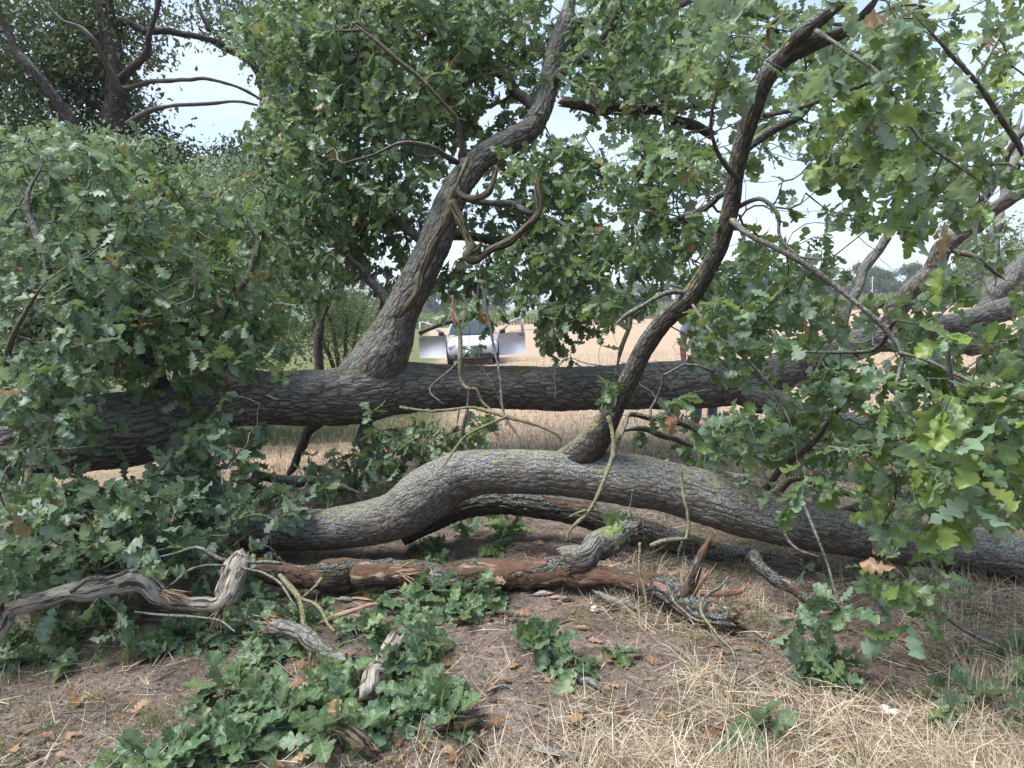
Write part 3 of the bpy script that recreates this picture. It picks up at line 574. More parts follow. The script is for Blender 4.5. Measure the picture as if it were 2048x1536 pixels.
limb('branch', [(1475, 415, 3.8, 5), (1500, 402, 3.75, 5), (1525, 400, 3.7, 5), (1555, 430, 3.65, 5), (1562, 470, 3.6, 4), (1600, 510, 3.5, 3), (1650, 520, 3.4, 3)], 'bark_thin', .02, 10, .001, 60, .1, .8, seed=50)
limb('branch', [(1395, 590, 4.0, 6), (1345, 586, 3.95, 6), (1300, 602, 3.9, 6), (1262, 622, 3.85, 6), (1230, 650, 3.8, 4)], 'bark_thin', .02, 12, .001, 60, .1, .8, seed=51)
limb('branch', [(1385, 610, 3.95, 4), (1420, 660, 3.8, 4), (1470, 700, 3.7, 4), (1520, 745, 3.6, 4), (1560, 800, 3.5, 4), (1590, 870, 3.4, 3)], 'bark_thin', .02, 10, .001, 60, .1, .7, seed=52)
limb('branch', [(1790, 640, 3.1, 5), (1740, 700, 3.3, 5), (1600, 705, 3.4, 4)], 'bark_thin', .02, 10, .001, 60, .1, .3, seed=53)
limb('branch', [(1523, 985, 4.3, 9), (1560, 950, 4.1, 9), (1600, 915, 3.9, 8), (1640, 870, 3.7, 6), (1680, 820, 3.5, 5), (1720, 760, 3.4, 4)], 'bark_thin', .02, 14, .002, 60, .1, .7, seed=54)
limb('branch', [(1545, 1000, 4.3, 10), (1590, 955, 4.2, 9), (1650, 975, 4.1, 7), (1720, 1000, 4.0, 5)], 'bark_thin', .02, 14, .002, 60, .1, .5, seed=55)
# grey limb close behind V and boughs to the right
limb('limb', [(1775, 660, 7.5, 24), (1800, 615, 7.4, 22), (1835, 570, 7.3, 20), (1875, 520, 7.2, 20), (1915, 475, 7.1, 20), (1960, 440, 7.0, 20), (2010, 408, 6.9, 17), (2060, 380, 6.8, 16), (2200, 300, 6.6, 12)], 'bark', .02, 48, .006, 30, .1, .75, seed=56)
limb('branch', [(1952, 420, 6.95, 9), (1975, 385, 6.8, 10), (2005, 330, 6.7, 9), (2040, 270, 6.6, 8), (2080, 190, 6.5, 7)], 'bark_thin', .02, 16, .003, 30, .1, .7, seed=57)
limb('branch', [(1680, 690, 7.5, 12), (1690, 640, 7.6, 13), (1715, 575, 7.7, 12), (1740, 520, 7.8, 12), (1760, 498, 7.8, 11), (1775, 475, 7.8, 10)], 'bark', .02, 24, .004, 30, .1, .8, (0, .06), seed=58, label='snapped grey stub standing up behind the right-hand leaves')
limb('limb', [(1940, 680, 8.2, 26), (1990, 590, 8.4, 24), (2040, 530, 8.6, 22), (2100, 470, 8.8, 20)], 'bark', .02, 40, .006, 30, .1, .5, seed=59)
limb('branch', [(1960, 640, 8.4, 14), (1985, 540, 8.8, 15), (1995, 440, 9.0, 12), (2015, 370, 9.2, 11), (2030, 300, 9.4, 9), (2040, 220, 9.6, 7)], 'bark_thin', .03, 20, .004, 30, .1, .5, seed=60)
limb('branch', [(1900, 500, 7.1, 7), (1950, 515, 7.0, 6), (1970, 530, 7.0, 5), (2010, 560, 7.0, 4)], 'bark_thin', .02, 10, .002, 30, .1, .3, seed=61)
# yellow-lichened twigs hanging in front of the trunks
limb('lichened_twig', [(908, 622, 5.2, 3), (920, 665, 5.2, 5), (922, 720, 5.15, 5), (925, 760, 5.15, 5), (938, 775, 5.1, 5), (952, 778, 5.1, 5), (965, 805, 5.1, 4), (985, 820, 5.05, 5)], 'lichen', .015, 12, .003, 60, .2, .5, seed=62, skel=False)
limb('lichened_twig', [(938, 775, 5.1, 4), (936, 820, 5.1, 5), (930, 860, 5.1, 5), (935, 890, 5.1, 5), (942, 912, 5.05, 4)], 'bark_thin', .015, 10, .002, 60, .2, .5, seed=63, skel=False)
limb('lichened_twig', [(800, 815, 4.9, 3), (850, 820, 4.85, 3), (900, 822, 4.8, 4), (940, 816, 4.75, 4), (985, 825, 4.7, 5), (1020, 835, 4.65, 5), (1060, 848, 4.6, 4), (1100, 862, 4.6, 4), (1122, 880, 4.6, 4), (1122, 905, 4.6, 5)], 'lichen', .015, 12, .004, 60, .2, .5, seed=64, skel=False)
limb('lichened_twig', [(1015, 833, 4.65, 4), (975, 850, 4.6, 4), (935, 870, 4.6, 3), (912, 895, 4.55, 3), (890, 930, 4.5, 2), (875, 948, 4.45, 1)], 'lichen', .015, 10, .003, 60, .2, .5, seed=65, skel=False)
limb('lichened_twig', [(1218, 835, 4.2, 6), (1225, 865, 4.1, 5), (1226, 905, 4.05, 6), (1212, 945, 4.0, 5), (1195, 985, 3.95, 5), (1170, 1030, 3.9, 5), (1142, 1062, 3.85, 4), (1135, 1088, 3.85, 3)], 'lichen', .012, 12, .004, 60, .2, .6, seed=66, skel=False)
limb('lichened_twig', [(1172, 1020, 3.9, 4), (1150, 1028, 3.88, 3), (1136, 1035, 3.87, 2)], 'lichen', .012, 8, .002, 60, .2, .5, seed=67, skel=False)
limb('lichened_twig', [(1362, 940, 3.9, 4), (1366, 985, 3.85, 3), (1376, 1025, 3.8, 4), (1378, 1065, 3.78, 4), (1362, 1095, 3.75, 3), (1358, 1122, 3.72, 2)], 'lichen', .012, 10, .003, 60, .2, .6, seed=68, skel=False)
limb('lichened_twig', [(1300, 1092, 3.7, 4), (1335, 1080, 3.72, 5), (1378, 1078, 3.76, 4)], 'lichen', .012, 10, .003, 60, .2, .6, seed=69, skel=False)
limb('lichened_twig', [(1280, 1085, 3.75, 4), (1278, 1140, 3.7, 3), (1290, 1190, 3.65, 3), (1294, 1230, 3.6, 2)], 'lichen', .012, 10, .003, 60, .2, .6, seed=70, skel=False)
limb('bare_twig', [(1262, 370, 6.0, 5), (1265, 440, 6.0, 5), (1262, 520, 5.95, 5), (1258, 600, 5.9, 6), (1256, 660, 5.85, 6), (1240, 710, 5.8, 6), (1228, 750, 5.8, 6)], 'lichen', .02, 10, .003, 60, .15, .6, seed=71)
limb('bare_twig', [(962, 560, 5.4, 3), (975, 620, 5.35, 3), (985, 680, 5.3, 3), (1000, 760, 5.2, 3), (1010, 830, 5.1, 3), (1060, 900, 5.0, 2)], 'bark_thin', .02, 8, .001, 60, .15, .5, seed=72, skel=False)
limb('bare_twig', [(940, 700, 5.3, 2), (900, 740, 5.2, 2), (860, 780, 5.1, 2), (890, 810, 5.0, 2)], 'bark_thin', .02, 6, .001, 60, .15, .5, seed=73, skel=False)
limb('branch', [(1225, 905, 4.3, 4), (1260, 835, 4.6, 5), (1300, 840, 4.9, 7), (1360, 850, 5.2, 7), (1420, 880, 5.4, 5)], 'bark_thin', .02, 12, .002, 60, .15, .5, seed=74)
limb('branch', [(1250, 860, 5.2, 5), (1290, 858, 5.3, 8), (1340, 875, 5.5, 8), (1400, 900, 5.6, 6)], 'bark_thin', .02, 12, .002, 60, .15, .5, seed=75)
# boughs sunk behind and below
limb('branch', [(480, 1000, 5.4, 14), (520, 950, 5.6, 12), (590, 962, 5.6, 13), (650, 968, 5.6, 12), (720, 985, 5.5, 10)], 'bark_thin', .03, 18, .003, 40, .1, .4, seed=76)
limb('branch', [(640, 840, 6.3, 16), (610, 870, 6.5, 12), (590, 915, 6.7, 9), (575, 960, 6.9, 8)], 'bark_thin', .03, 14, .003, 40, .1, .6, seed=77)
limb('branch', [(740, 830, 6.5, 14), (720, 890, 6.4, 9), (760, 940, 6.2, 6), (820, 960, 6.0, 4)], 'bark_thin', .03, 12, .003, 40, .1, .2, seed=78)
limb('branch', [(1560, 1080, 4.4, 14), (1650, 1040, 4.4, 12), (1740, 1010, 4.3, 10), (1830, 990, 4.2, 8), (1950, 960, 4.1, 6)], 'bark_thin', .03, 14, .003, 40, .1, .2, seed=79)
limb('branch', [(2100, 1000, 3.0, 8), (2020, 930, 2.9, 7), (1960, 860, 2.8, 6), (1900, 760, 2.75, 5), (1880, 640, 2.7, 4)], 'bark_thin', .03, 12, .002, 40, .1, .2, seed=80)
limb('branch', [(2150, 480, 2.8, 8), (2050, 300, 2.75, 7), (1980, 200, 2.7, 6), (1900, 100, 2.6, 5), (1830, 20, 2.55, 4)], 'bark_thin', .03, 12, .002, 40, .1, .4, seed=81)
limb('branch', [(1790, 1000, 3.2, 5), (1750, 1080, 3.1, 5), (1780, 1130, 3.05, 5), (1840, 1190, 3.0, 5), (1930, 1260, 2.95, 5), (2040, 1310, 2.9, 4)], 'bark_thin', .02, 10, .001, 60, .1, .5, seed=82)
limb('branch', [(1605, 1000, 3.6, 4), (1640, 1090, 3.35, 4), (1665, 1170, 3.2, 4), (1690, 1230, 3.15, 4), (1700, 1280, 3.1, 3)], 'bark_thin', .02, 10, .001, 60, .1, .5, seed=83)
limb('branch', [(1480, 360, 3.75, 6), (1440, 320, 3.5, 5), (1420, 250, 3.3, 4), (1440, 160, 3.2, 3), (1480, 80, 3.1, 3)], 'bark_thin', .02, 10, .001, 60, .1, .5, seed=84)
limb('branch', [(1480, 360, 3.85, 8), (1400, 420, 4.5, 7), (1330, 440, 5.2, 6), (1250, 400, 5.8, 5), (1160, 370, 6.2, 4)], 'bark_thin', .02, 10, .001, 60, .1, .2, seed=85)
limb('branch', [(1310, 20, 7.3, 9), (1330, 90, 7.0, 8), (1320, 180, 6.8, 7), (1340, 320, 6.6, 5), (1350, 420, 6.5, 4)], 'bark_thin', .03, 10, .001, 60, .1, .1, seed=86)

BL = [  # cx, cy, rx, ry, d0, d1, coverage, palette
 (620, 110, 150, 190, 6.6, 8.6, 2.6, 1), (820, 100, 200, 170, 6.4, 8.6, 2.9, 1), (700, 320, 190, 160, 6.3, 8.3, 2.6, 1), (600, 500, 110, 130, 6.3, 7.8, 1.7, 3), (770, 470, 95, 120, 6.8, 8.4, 2.3, 3),
 (1010, 90, 130, 150, 6.8, 8.4, 2.4, 1), (1090, 340, 120, 70, 6.2, 7.6, 2.2, 1), (1040, 540, 120, 60, 5.8, 7.4, 2.0, 1), (1130, 420, 90, 80, 6.5, 7.6, 1.4, 1), (1120, 520, 85, 140, 5.8, 7.4, 2.6, 3), (1140, 650, 60, 70, 6.2, 7.2, 2.2, 3), (1285, 110, 150, 160, 5.6, 8.2, 4.0, 1),
 (1320, 330, 110, 100, 4.8, 6.8, 2.6, 1), (1320, 480, 110, 80, 4.8, 6.4, 1.9, 1), (1250, 570, 80, 110, 5.0, 6.4, 1.6, 1), (935, 660, 55, 60, 5.9, 6.5, 1.0, 1), (880, 690, 20, 30, 5.9, 6.3, .7, 1),
 (110, 420, 180, 150, 4.5, 6.3, 2.0, 0), (330, 470, 190, 130, 5.0, 6.8, 1.6, 1), (100, 620, 160, 150, 3.8, 5.4, 2.5, 0), (330, 640, 210, 120, 4.6, 5.9, 2.5, 1), (510, 640, 100, 90, 5.2, 6.2, 1.8, 0),
 (70, 880, 120, 150, 3.7, 4.9, 2.5, 0), (60, 1070, 130, 120, 3.3, 4.5, 2.3, 0), (320, 1030, 170, 75, 3.8, 4.9, 2.2, 0), (420, 850, 75, 80, 4.7, 5.2, 1.5, 1), (240, 930, 90, 60, 4.3, 4.9, 1.0, 1), (520, 980, 120, 60, 4.5, 5.4, 1.6, 0), (200, 1140, 150, 50, 3.5, 4.1, 1.8, 0), (420, 1110, 130, 40, 4.0, 4.6, 1.5, 0), (240, 1270, 110, 45, 3.4, 3.8, 1.0, 3), (60, 1240, 60, 40, 3.5, 3.9, 1.0, 3),
 (700, 930, 110, 60, 5.6, 6.9, 1.5, 3), (810, 880, 110, 50, 5.9, 6.9, 1.7, 3), (930, 860, 80, 40, 5.8, 6.6, .9, 3), (680, 750, 60, 50, 5.7, 6.1, .5, 1), (960, 1050, 100, 26, 5.1, 5.7, 1.5, 2), (800, 1095, 120, 18, 4.7, 5.1, 1.1, 3), (500, 1200, 90, 40, 3.9, 4.2, 1.0, 0),
 (425, 950, 70, 100, 4.5, 4.95, 1.0, 0, 1), (450, 1050, 80, 55, 4.2, 4.7, .9, 0, 1), (370, 1040, 90, 60, 4.1, 4.7, 1.0, 0, 1), (400, 800, 60, 50, 4.9, 5.4, .55, 1, 1), (480, 860, 55, 45, 4.9, 5.4, .6, 0, 1), (120, 820, 120, 70, 4.2, 4.8, .7, 0, 1), (90, 920, 90, 60, 4.0, 4.6, .9, 0, 1), (720, 820, 20, 40, 5.4, 5.9, .5, 1, 1), (1180, 800, 45, 55, 4.0, 4.3, .5, 0, 1), (1340, 790, 40, 40, 4.2, 5, .5, 1, 1), (950, 650, 50, 60, 5.8, 6.4, .5, 1, 1), (1660, 740, 110, 50, 3.2, 4.5, .6, 1, 1), (1790, 1120, 60, 30, 2.9, 3.1, .7, 2, 1),
 (1200, 420, 110, 110, 5.0, 7.0, .7, 1, 1), (1330, 420, 100, 120, 4.6, 6.6, .65, 1, 1), (1130, 620, 60, 100, 5.8, 6.6, .5, 3, 1), (1800, 250, 200, 200, 3.0, 4.5, .35, 1, 1), (1500, 620, 110, 90, 3.8, 6.0, .5, 1, 1), (1450, 710, 90, 60, 4.2, 6.5, .7, 1, 1), (1440, 600, 60, 60, 4.1, 6, .8, 1, 1), (1860, 1090, 70, 60, 2.9, 3.3, .7, 2, 1), (500, 730, 110, 40, 4.8, 5.6, .6, 1, 1), (50, 800, 120, 130, 3.8, 4.6, .6, 0, 1), (1370, 860, 110, 60, 4.6, 6.5, .6, 3, 1), (860, 880, 130, 60, 5.6, 6.8, .4, 3, 1), (600, 960, 100, 50, 4.8, 5.8, .4, 0, 1),
 (1470, 120, 80, 120, 2.9, 3.5, .9, 1), (1740, 150, 180, 150, 2.6, 3.6, 1.5, 2), (1960, 60, 110, 70, 2.6, 3.3, 1.1, 2), (1830, 340, 200, 120, 2.6, 3.7, 1.5, 2), (2010, 320, 70, 190, 2.4, 3.2, 1.3, 2), (1740, 200, 260, 200, 3.9, 6.5, .8, 1), (1850, 420, 200, 90, 3.6, 5.5, .6, 1), (1470, 90, 110, 130, 3.7, 5.5, 1.1, 1), (1400, 200, 90, 150, 4.2, 6.2, 1.2, 1), (1600, 290, 60, 60, 3.4, 4.2, .5, 2), (1720, 270, 90, 60, 4.0, 5.2, .8, 1),
 (1620, 480, 130, 80, 3.3, 4.8, .9, 2), (1500, 560, 100, 80, 3.4, 4.8, 1.6, 1), (1445, 640, 70, 70, 4.3, 6.5, 1.1, 1), (1380, 380, 60, 110, 3.8, 4.8, .8, 1), (1200, 790, 50, 60, 4.1, 4.6, 1.1, 0),
 (1570, 690, 170, 110, 3.2, 5.0, 1.8, 1), (1850, 620, 170, 100, 2.8, 3.8, 1.2, 2), (1730, 800, 230, 120, 2.7, 4.0, 2.0, 1), (1950, 830, 120, 200, 2.3, 3.3, 2.1, 2), (1560, 870, 170, 90, 3.5, 5.0, 1.9, 1), (1810, 980, 240, 90, 2.9, 4.0, 1.9, 1), (1380, 880, 90, 60, 4.7, 6.0, 1.5, 3), (1420, 790, 90, 50, 4.2, 5.5, 1.2, 1),
 (1960, 470, 80, 70, 7.4, 9.5, 1.2, 1), (2000, 160, 60, 110, 5.5, 8, .8, 1), (1640, 80, 100, 90, 4.0, 5.5, 1.0, 1), (1480, 60, 70, 90, 4.5, 6.5, 1.2, 1),
 (1790, 1110, 110, 55, 2.8, 3.2, 1.2, 2), (1590, 1090, 120, 50, 3.7, 4.1, .9, 1), (1620, 1290, 50, 90, 3.0, 3.2, 1.3, 0), (1790, 1240, 130, 80, 2.85, 3.15, 1.2, 0), (1970, 1200, 90, 70, 2.9, 3.2, 1.0, 0), (1300, 1070, 60, 35, 3.8, 4.1, .7, 2), (1990, 1010, 80, 60, 2.6, 3.2, 1.4, 1), (2030, 640, 60, 200, 2.6, 3.3, 1.1, 2)]
BL += [(1150, 640, 250, 220, 4.8, 6.6, .16, 9, 1), (1700, 600, 300, 330, 3.2, 5.5, .28, 9, 1), (1750, 900, 280, 200, 3.0, 4.2, .35, 9, 1), (300, 700, 300, 250, 3.9, 5.4, .22, 9, 1), (350, 1050, 250, 120, 3.7, 4.6, .3, 9, 1), (800, 930, 250, 110, 4.6, 6.2, .25, 9, 1), (1450, 880, 160, 120, 4.0, 5.2, .35, 9, 1), (1380, 350, 200, 250, 4.2, 6.5, .2, 9, 1), (800, 350, 300, 300, 6.0, 7.0, .12, 9, 1), (1300, 1130, 200, 60, 4.3, 4.8, .3, 9, 1), (1800, 250, 230, 220, 2.9, 4.5, .2, 9, 1)]
BL += [(365, 915, 50, 60, 4.6, 5.0, 1.5, 0, 1), (80, 290, 90, 50, 4.8, 6.3, .9, 1), (220, 300, 130, 40, 5.0, 6.5, .7, 1), (960, 270, 90, 60, 7.2, 8.4, 2.0, 1), (880, 240, 60, 90, 7.2, 8.4, 2.0, 1), (920, 560, 90, 40, 6.8, 7.8, 1.4, 3), (1000, 440, 90, 60, 6.9, 8.0, 1.6, 1), (1730, 650, 170, 45, 4.0, 7.0, 1.0, 1), (1950, 600, 120, 60, 4.0, 7.0, .9, 1), (1620, 560, 120, 60, 3.8, 6.5, .8, 1), (1240, 300, 90, 60, 5.5, 7, .5, 1), (1950, 700, 130, 220, 2.5, 3.2, .8, 2), (1750, 760, 200, 90, 2.7, 3.6, .8, 2), (1880, 930, 160, 90, 2.6, 3.3, .8, 2), (120, 1060, 190, 90, 3.7, 4.6, 1.1, 0, 1), (250, 1110, 200, 35, 3.9, 4.4, 1.0, 0, 1), (90, 700, 140, 140, 3.9, 5.0, .8, 0), (560, 1010, 60, 30, 4.5, 4.8, .5, 0, 1), (330, 760, 120, 40, 4.8, 5.4, .6, 1, 1), (240, 1000, 130, 50, 4.3, 5.0, .9, 3, 1)]
def keep_line(P, pr):
    P = np.array(P, float); q = catmull(np.hstack([P[:, :2], P[:, :1]*0, P[:, 2:]]), 12); KX.append((q[:, 0], q[:, 1], q[:, 4], q[:, 3], pr))
KX = []; keep_line([(-30, 1230, 3.7, 24), (60, 1195, 3.75, 20), (240, 1165, 3.8, 26), (350, 1200, 3.8, 20), (440, 1200, 3.9, 22), (470, 1130, 4.0, 26)], .96)
keep_line([(560, 1145, 4.3, 20), (900, 1150, 4.3, 20), (1200, 1150, 4.1, 20), (1460, 1240, 3.7, 20)], .6)
KEEP = LIMB+KX
CC = []; DD = []; PP = []
for b in BL:
    p, d = sample_blob(*b[:7], KX if len(b) > 8 else KEEP, gaps=len(b) < 9); CC.append(p); DD.append(d); PP.append(np.full(len(p), b[7]))
CC = np.concatenate(CC); DD = np.concatenate(DD); PP = np.concatenate(PP)
print('clusters', len(CC))
SK.grow(CC); SK.radii()
LVS = {}
for tip, ci in SK.tips:
    if PP[ci] == 9: continue
    d = DD[ci]; lod = 0 if d < 4.4 else 1 if d < 7.6 else 2; g = SK.g[tip]
    spray_leaves(LVS.setdefault(g, Leaves()), np.array(SK.p[tip]), SK.d[tip], int(PP[ci]), lod, .122, (0 if rng.random() < .08 else 4+rng.integers(0, 6)), .45 if PP[ci] != 3 else .8)
print('leaves', sum(len(q[0]) for l in LVS.values() for x in l.d.values() for q in x))
TW = SK.twigs(M['bark_thin'], 'twigs', GOBJ)
for g, o in TW.items(): o['kind'] = 'stuff'
for g, l in LVS.items():
    pl_ = [PP[ci] for t_, ci in SK.tips if SK.g[t_] == g and PP[ci] != 9]; o = l.build('foliage', M['leaf_blue' if np.mean(np.array(pl_) == 0) > .5 else 'leaf'], GOBJ[g])
    if o: o['kind'] = 'stuff'

# ------------------------------------------------------------------ standing oaks behind, upper left
def plain_limb(name, P, mat, step, sides, amp, fr, lump, parent, sk=None, g=0, seed=1, ragged=(0, 0), inv=None):
    p, r = path(P, step); s_ = np.arange(len(p))*step
    if name != 'trunk': p = p+.07*np.stack([fbm(np.stack([s_*1.6, s_*0+seed*1.7, s_*0+j*9.1], 1), 2, 60+j) for j in range(3)], 1)*np.minimum(1, s_)[:, None]; r = r*np.linspace(.85, .55, len(r))
    v, f, a, mi = sweep(p, r, sides, barkdisp(amp, fr, lump, seed), ragged=ragged, seed=seed)
    o = mesh(name, v, f, [M[mat], M['wood']], parent, True, {'bark': a}, mi=mi)
    if inv is not None: o.matrix_parent_inverse = inv
    if sk is not None: sk.limb(p[::max(1, int(.1/step))], g)
    return o
def standing_tree(name, label, cat, paths, blobs, leafsize, nper, mat, lod, spread, area, group=None, barkmat='bark_far', maxd=3.5, step=.16, gaps=True):
    b = Wn([paths[0][1][0][0]], [paths[0][1][0][1]], [paths[0][1][0][2]])[0]; b[2] = 0
    root = empty(name, b, label, cat, group); inv = Matrix.Translation(-root.location); sk = Skel(); go = {}
    for i, (nm, P, rg) in enumerate(paths):
        go[i] = plain_limb(nm, P, rg if isinstance(rg, str) else barkmat, .08, 20, .012, 12, .12, root, sk, i, seed=200+i, inv=inv)
    global CMUL
    C = []; CMUL = 1.5
    for bl in blobs:
        p, d = sample_blob(*bl[:7], [], area, gaps=gaps); p = p[fbm(p*(2.0 if lod == 3 else 1.1), 2, 88) > (-.16 if lod == 3 else -.30)]; C.append(p)
    C = np.concatenate(C); sk.grow(C, step, maxd); sk.radii(.004, .45, .06); tw = sk.twigs(M[barkmat], 'twigs', {k: None for k in go}, 4)
    LV = Leaves(); 
    T = np.array([sk.p[t] for t, _ in sk.tips]); n = len(T)*nper
    p = np.repeat(T, nper, 0); p = p+rng.normal(size=(n, 3))*spread*np.array([1, 1, .65]); a = norm(rng.normal(size=(n, 3))+np.array([0, 0, -.35])); nr = norm(rng.normal(size=(n, 3))*.6+np.array([0, 0, 1]))
    pal = blobs[0][7]; LV.add(lod, p, a, nr, leafsize*rng.uniform(.6, 1.25, n), tints(n, pal))
    if lod == 3:
        pass
    for o in tw.values(): o.parent = root; o.matrix_parent_inverse = inv; o['kind'] = 'stuff'
    o = LV.build('crown', M[mat], root); o.matrix_parent_inverse = inv
    return root
standing_tree('standing_oak', 'dark standing oak with a forked pale dead bough, behind the brush at upper left', 'tree',
  [('trunk', [(222, 600, 14, 34), (224, 420, 14, 30), (228, 320, 14, 27), (232, 240, 14, 25), (236, 180, 14, 22), (226, 110, 14, 19), (212, 40, 14, 17), (205, -60, 14, 15), (200, -200, 14, 10)], None),
   ('dead_branch', [(242, 185, 13.6, 8), (225, 150, 13.4, 7), (203, 115, 13.2, 7), (185, 75, 13, 6), (165, 52, 13, 6), (130, 40, 13, 5), (100, 15, 13, 4), (80, -10, 13, 3)], 'bark_thin'),
   ('branch', [(238, 160, 13.7, 11), (262, 140, 13.5, 10), (290, 110, 13.4, 10), (303, 70, 13.3, 9), (320, 20, 13.2, 8), (332, -40, 13, 7)], None),
   ('branch', [(240, 178, 13.7, 7), (270, 172, 13.6, 6), (310, 163, 13.5, 6), (350, 160, 13.5, 6), (395, 160, 13.5, 6), (440, 165, 13.6, 5), (490, 182, 13.8, 5), (520, 200, 14, 4)], 'bark_thin'),
   ('branch', [(258, 250, 13.7, 10), (275, 235, 13.6, 8), (310, 222, 13.5, 7), (350, 218, 13.4, 6), (395, 216, 13.4, 6), (440, 210, 13.5, 5), (480, 208, 13.6, 5), (515, 215, 13.8, 4)], 'bark_thin'),
   ('limb', [(160, 290, 13.5, 14), (145, 250, 13.3, 14), (110, 200, 13.2, 13), (70, 145, 13.1, 13), (30, 95, 13, 12), (5, 40, 13, 11), (-20, -30, 13, 9)], None),
   ('limb', [(228, 230, 14.2, 14), (200, 210, 14.2, 12), (165, 185, 14.3, 10), (120, 160, 14.4, 8), (60, 150, 14.6, 6)], None),
   ('limb', [(215, 60, 14, 12), (250, 42, 14, 10), (290, 60, 14, 10), (340, 66, 14, 10), (400, 76, 14.1, 9), (450, 95, 14.3, 8), (500, 120, 14.6, 7), (540, 170, 15, 6)], None),
   ('limb', [(420, 60, 14.3, 6), (400, 20, 14.4, 6), (390, -40, 14.5, 5)], None)],
  [(90, 60, 170, 120, 13.6, 16.5, 4.2, 3), (110, 200, 170, 130, 13.8, 17, 4.4, 3), (240, 50, 110, 100, 13.8, 16, 2.6, 3), (170, 310, 210, 80, 14, 17, 2.4, 3), (390, 30, 110, 50, 14, 16, 2.0, 3), (390, 330, 130, 60, 15, 18, 3.6, 3), (360, 110, 60, 40, 13.5, 15, .8, 3), (290, 240, 40, 60, 14, 15, 1.0, 3), (-40, 200, 100, 200, 13, 16, 1.6, 3), (380, 180, 26, 30, 14, 14.5, .8, 3)],
  .125, 26, 'leaf_far', 2, .24, .12, maxd=4)
standing_tree('standing_oak', 'second standing oak with a near-black trunk, at the right edge of the sky gap', 'tree',
  [('trunk', [(548, 560, 17, 26), (548, 400, 17, 24), (545, 300, 17, 22), (540, 200, 17, 20), (532, 150, 17, 18), (560, 110, 17, 17), (590, 70, 17, 17), (612, 0, 17, 15), (630, -90, 17, 12)], None),
   ('limb', [(538, 190, 17, 11), (515, 145, 16.8, 9), (480, 110, 16.6, 8), (430, 85, 16.4, 6), (400, 60, 16.3, 4)], None),
   ('limb', [(575, 90, 17, 10), (540, 50, 17, 9), (500, 20, 17, 8), (450, -20, 17, 6)], None)],
  [(520, 60, 110, 90, 15.5, 18, 1.9, 3), (560, 220, 60, 130, 16, 18.5, 2.4, 3), (590, 420, 110, 110, 16, 18.5, 2.0, 3), (480, 140, 30, 60, 16, 17, .9, 3), (480, 320, 70, 60, 16, 18, 2.0, 3), (700, 60, 120, 120, 16, 18, 1.5, 3)],
  .125, 26, 'leaf_far', 2, .26, .12, maxd=4)
# shrubs
def stems(cx, by, d, n, h, sp):
    out = []
    for k in range(n):
        x = cx+(k-(n-1)/2)*sp*.25; t = cx+(k-(n-1)/2)*sp
        out.append(('stem', [(x, by, d, 6), (x+(t-x)*.3, by-h*.35, d, 5), (x+(t-x)*.7, by-h*.7, d, 4), (t, by-h, d, 2)], None))
    return out
standing_tree('pale_shrub', 'broad pale small-leaved shrub below the standing oak at far left', 'shrub', stems(110, 745, 9.6, 5, 380, 90),
  [(60, 320, 60, 50, 8.8, 10.6, 1.4, 1), (200, 300, 50, 40, 8.8, 10.6, 1.2, 1), (120, 430, 190, 130, 8.8, 10.6, 2.2, 1), (60, 600, 190, 120, 8.8, 10.6, 2.0, 1), (140, 700, 200, 60, 8.6, 10, 2.0, 1)], .072, 60, 'leaf_shrub', 3, .16, .03, barkmat='bark_thin', step=.14, gaps=False)
standing_tree('pale_shrub', 'tall pale small-leaved shrub under the sky gap, left of the thin sapling', 'shrub', stems(390, 742, 9.8, 5, 370, 80),
  [(340, 430, 130, 110, 9, 10.8, 2.2, 1), (450, 420, 110, 90, 9, 10.8, 2.2, 1), (400, 580, 190, 110, 9, 10.8, 2.2, 1), (240, 330, 70, 60, 9, 10.8, 1.6, 1), (440, 690, 190, 60, 8.6, 10, 2.2, 1)], .065, 60, 'leaf_shrub', 3, .16, .03, barkmat='bark_thin', step=.14, gaps=False)
standing_tree('pale_shrub', 'bright pale shrub seen behind the foot of the thick upright limb', 'shrub', stems(690, 735, 12.5, 5, 160, 45),
  [(640, 610, 120, 110, 11.5, 13.5, 2.4, 2), (740, 650, 70, 75, 11.5, 13.5, 2.4, 2), (560, 500, 90, 90, 11.5, 13.5, 2.2, 2)], .055, 60, 'leaf_shrub', 3, .2, .037, barkmat='bark_thin', step=.16, gaps=False)
standing_tree('dark_thicket', 'dark green thicket filling the gap behind the pale shrubs', 'shrub', stems(330, 700, 17, 5, 330, 120),
  [(200, 520, 300, 160, 15.5, 18, 2.0, 3), (560, 590, 160, 130, 15.5, 18, 1.8, 3)], .13, 26, 'leaf_far', 2, .28, .12, barkmat='bark_far', step=.2, gaps=False)
standing_tree('sapling', 'slender bare-stemmed sapling standing behind the far trunk, left of the upright limb', 'young tree',
  [('trunk', [(640, 760, 8.2, 10), (636, 690, 8.2, 9), (640, 640, 8.2, 8), (620, 590, 8.2, 7), (596, 540, 8.2, 6), (580, 480, 8.2, 5), (560, 420, 8.2, 4)], None),
   ('branch', [(640, 640, 8.2, 5), (628, 560, 8.15, 5), (600, 500, 8.1, 4), (575, 440, 8.1, 3)], None), ('branch', [(638, 655, 8.2, 5), (665, 590, 8.1, 4), (690, 540, 8.1, 3)], None), ('branch', [(600, 545, 8.2, 4), (560, 500, 8.2, 3), (520, 470, 8.2, 2)], None)],
  [(580, 430, 90, 60, 7.9, 8.6, 1.0, 1), (690, 520, 60, 50, 7.9, 8.6, 1.0, 3)], .085, 9, 'leaf', 2, .08, .02, barkmat='bark_thin', gaps=False)
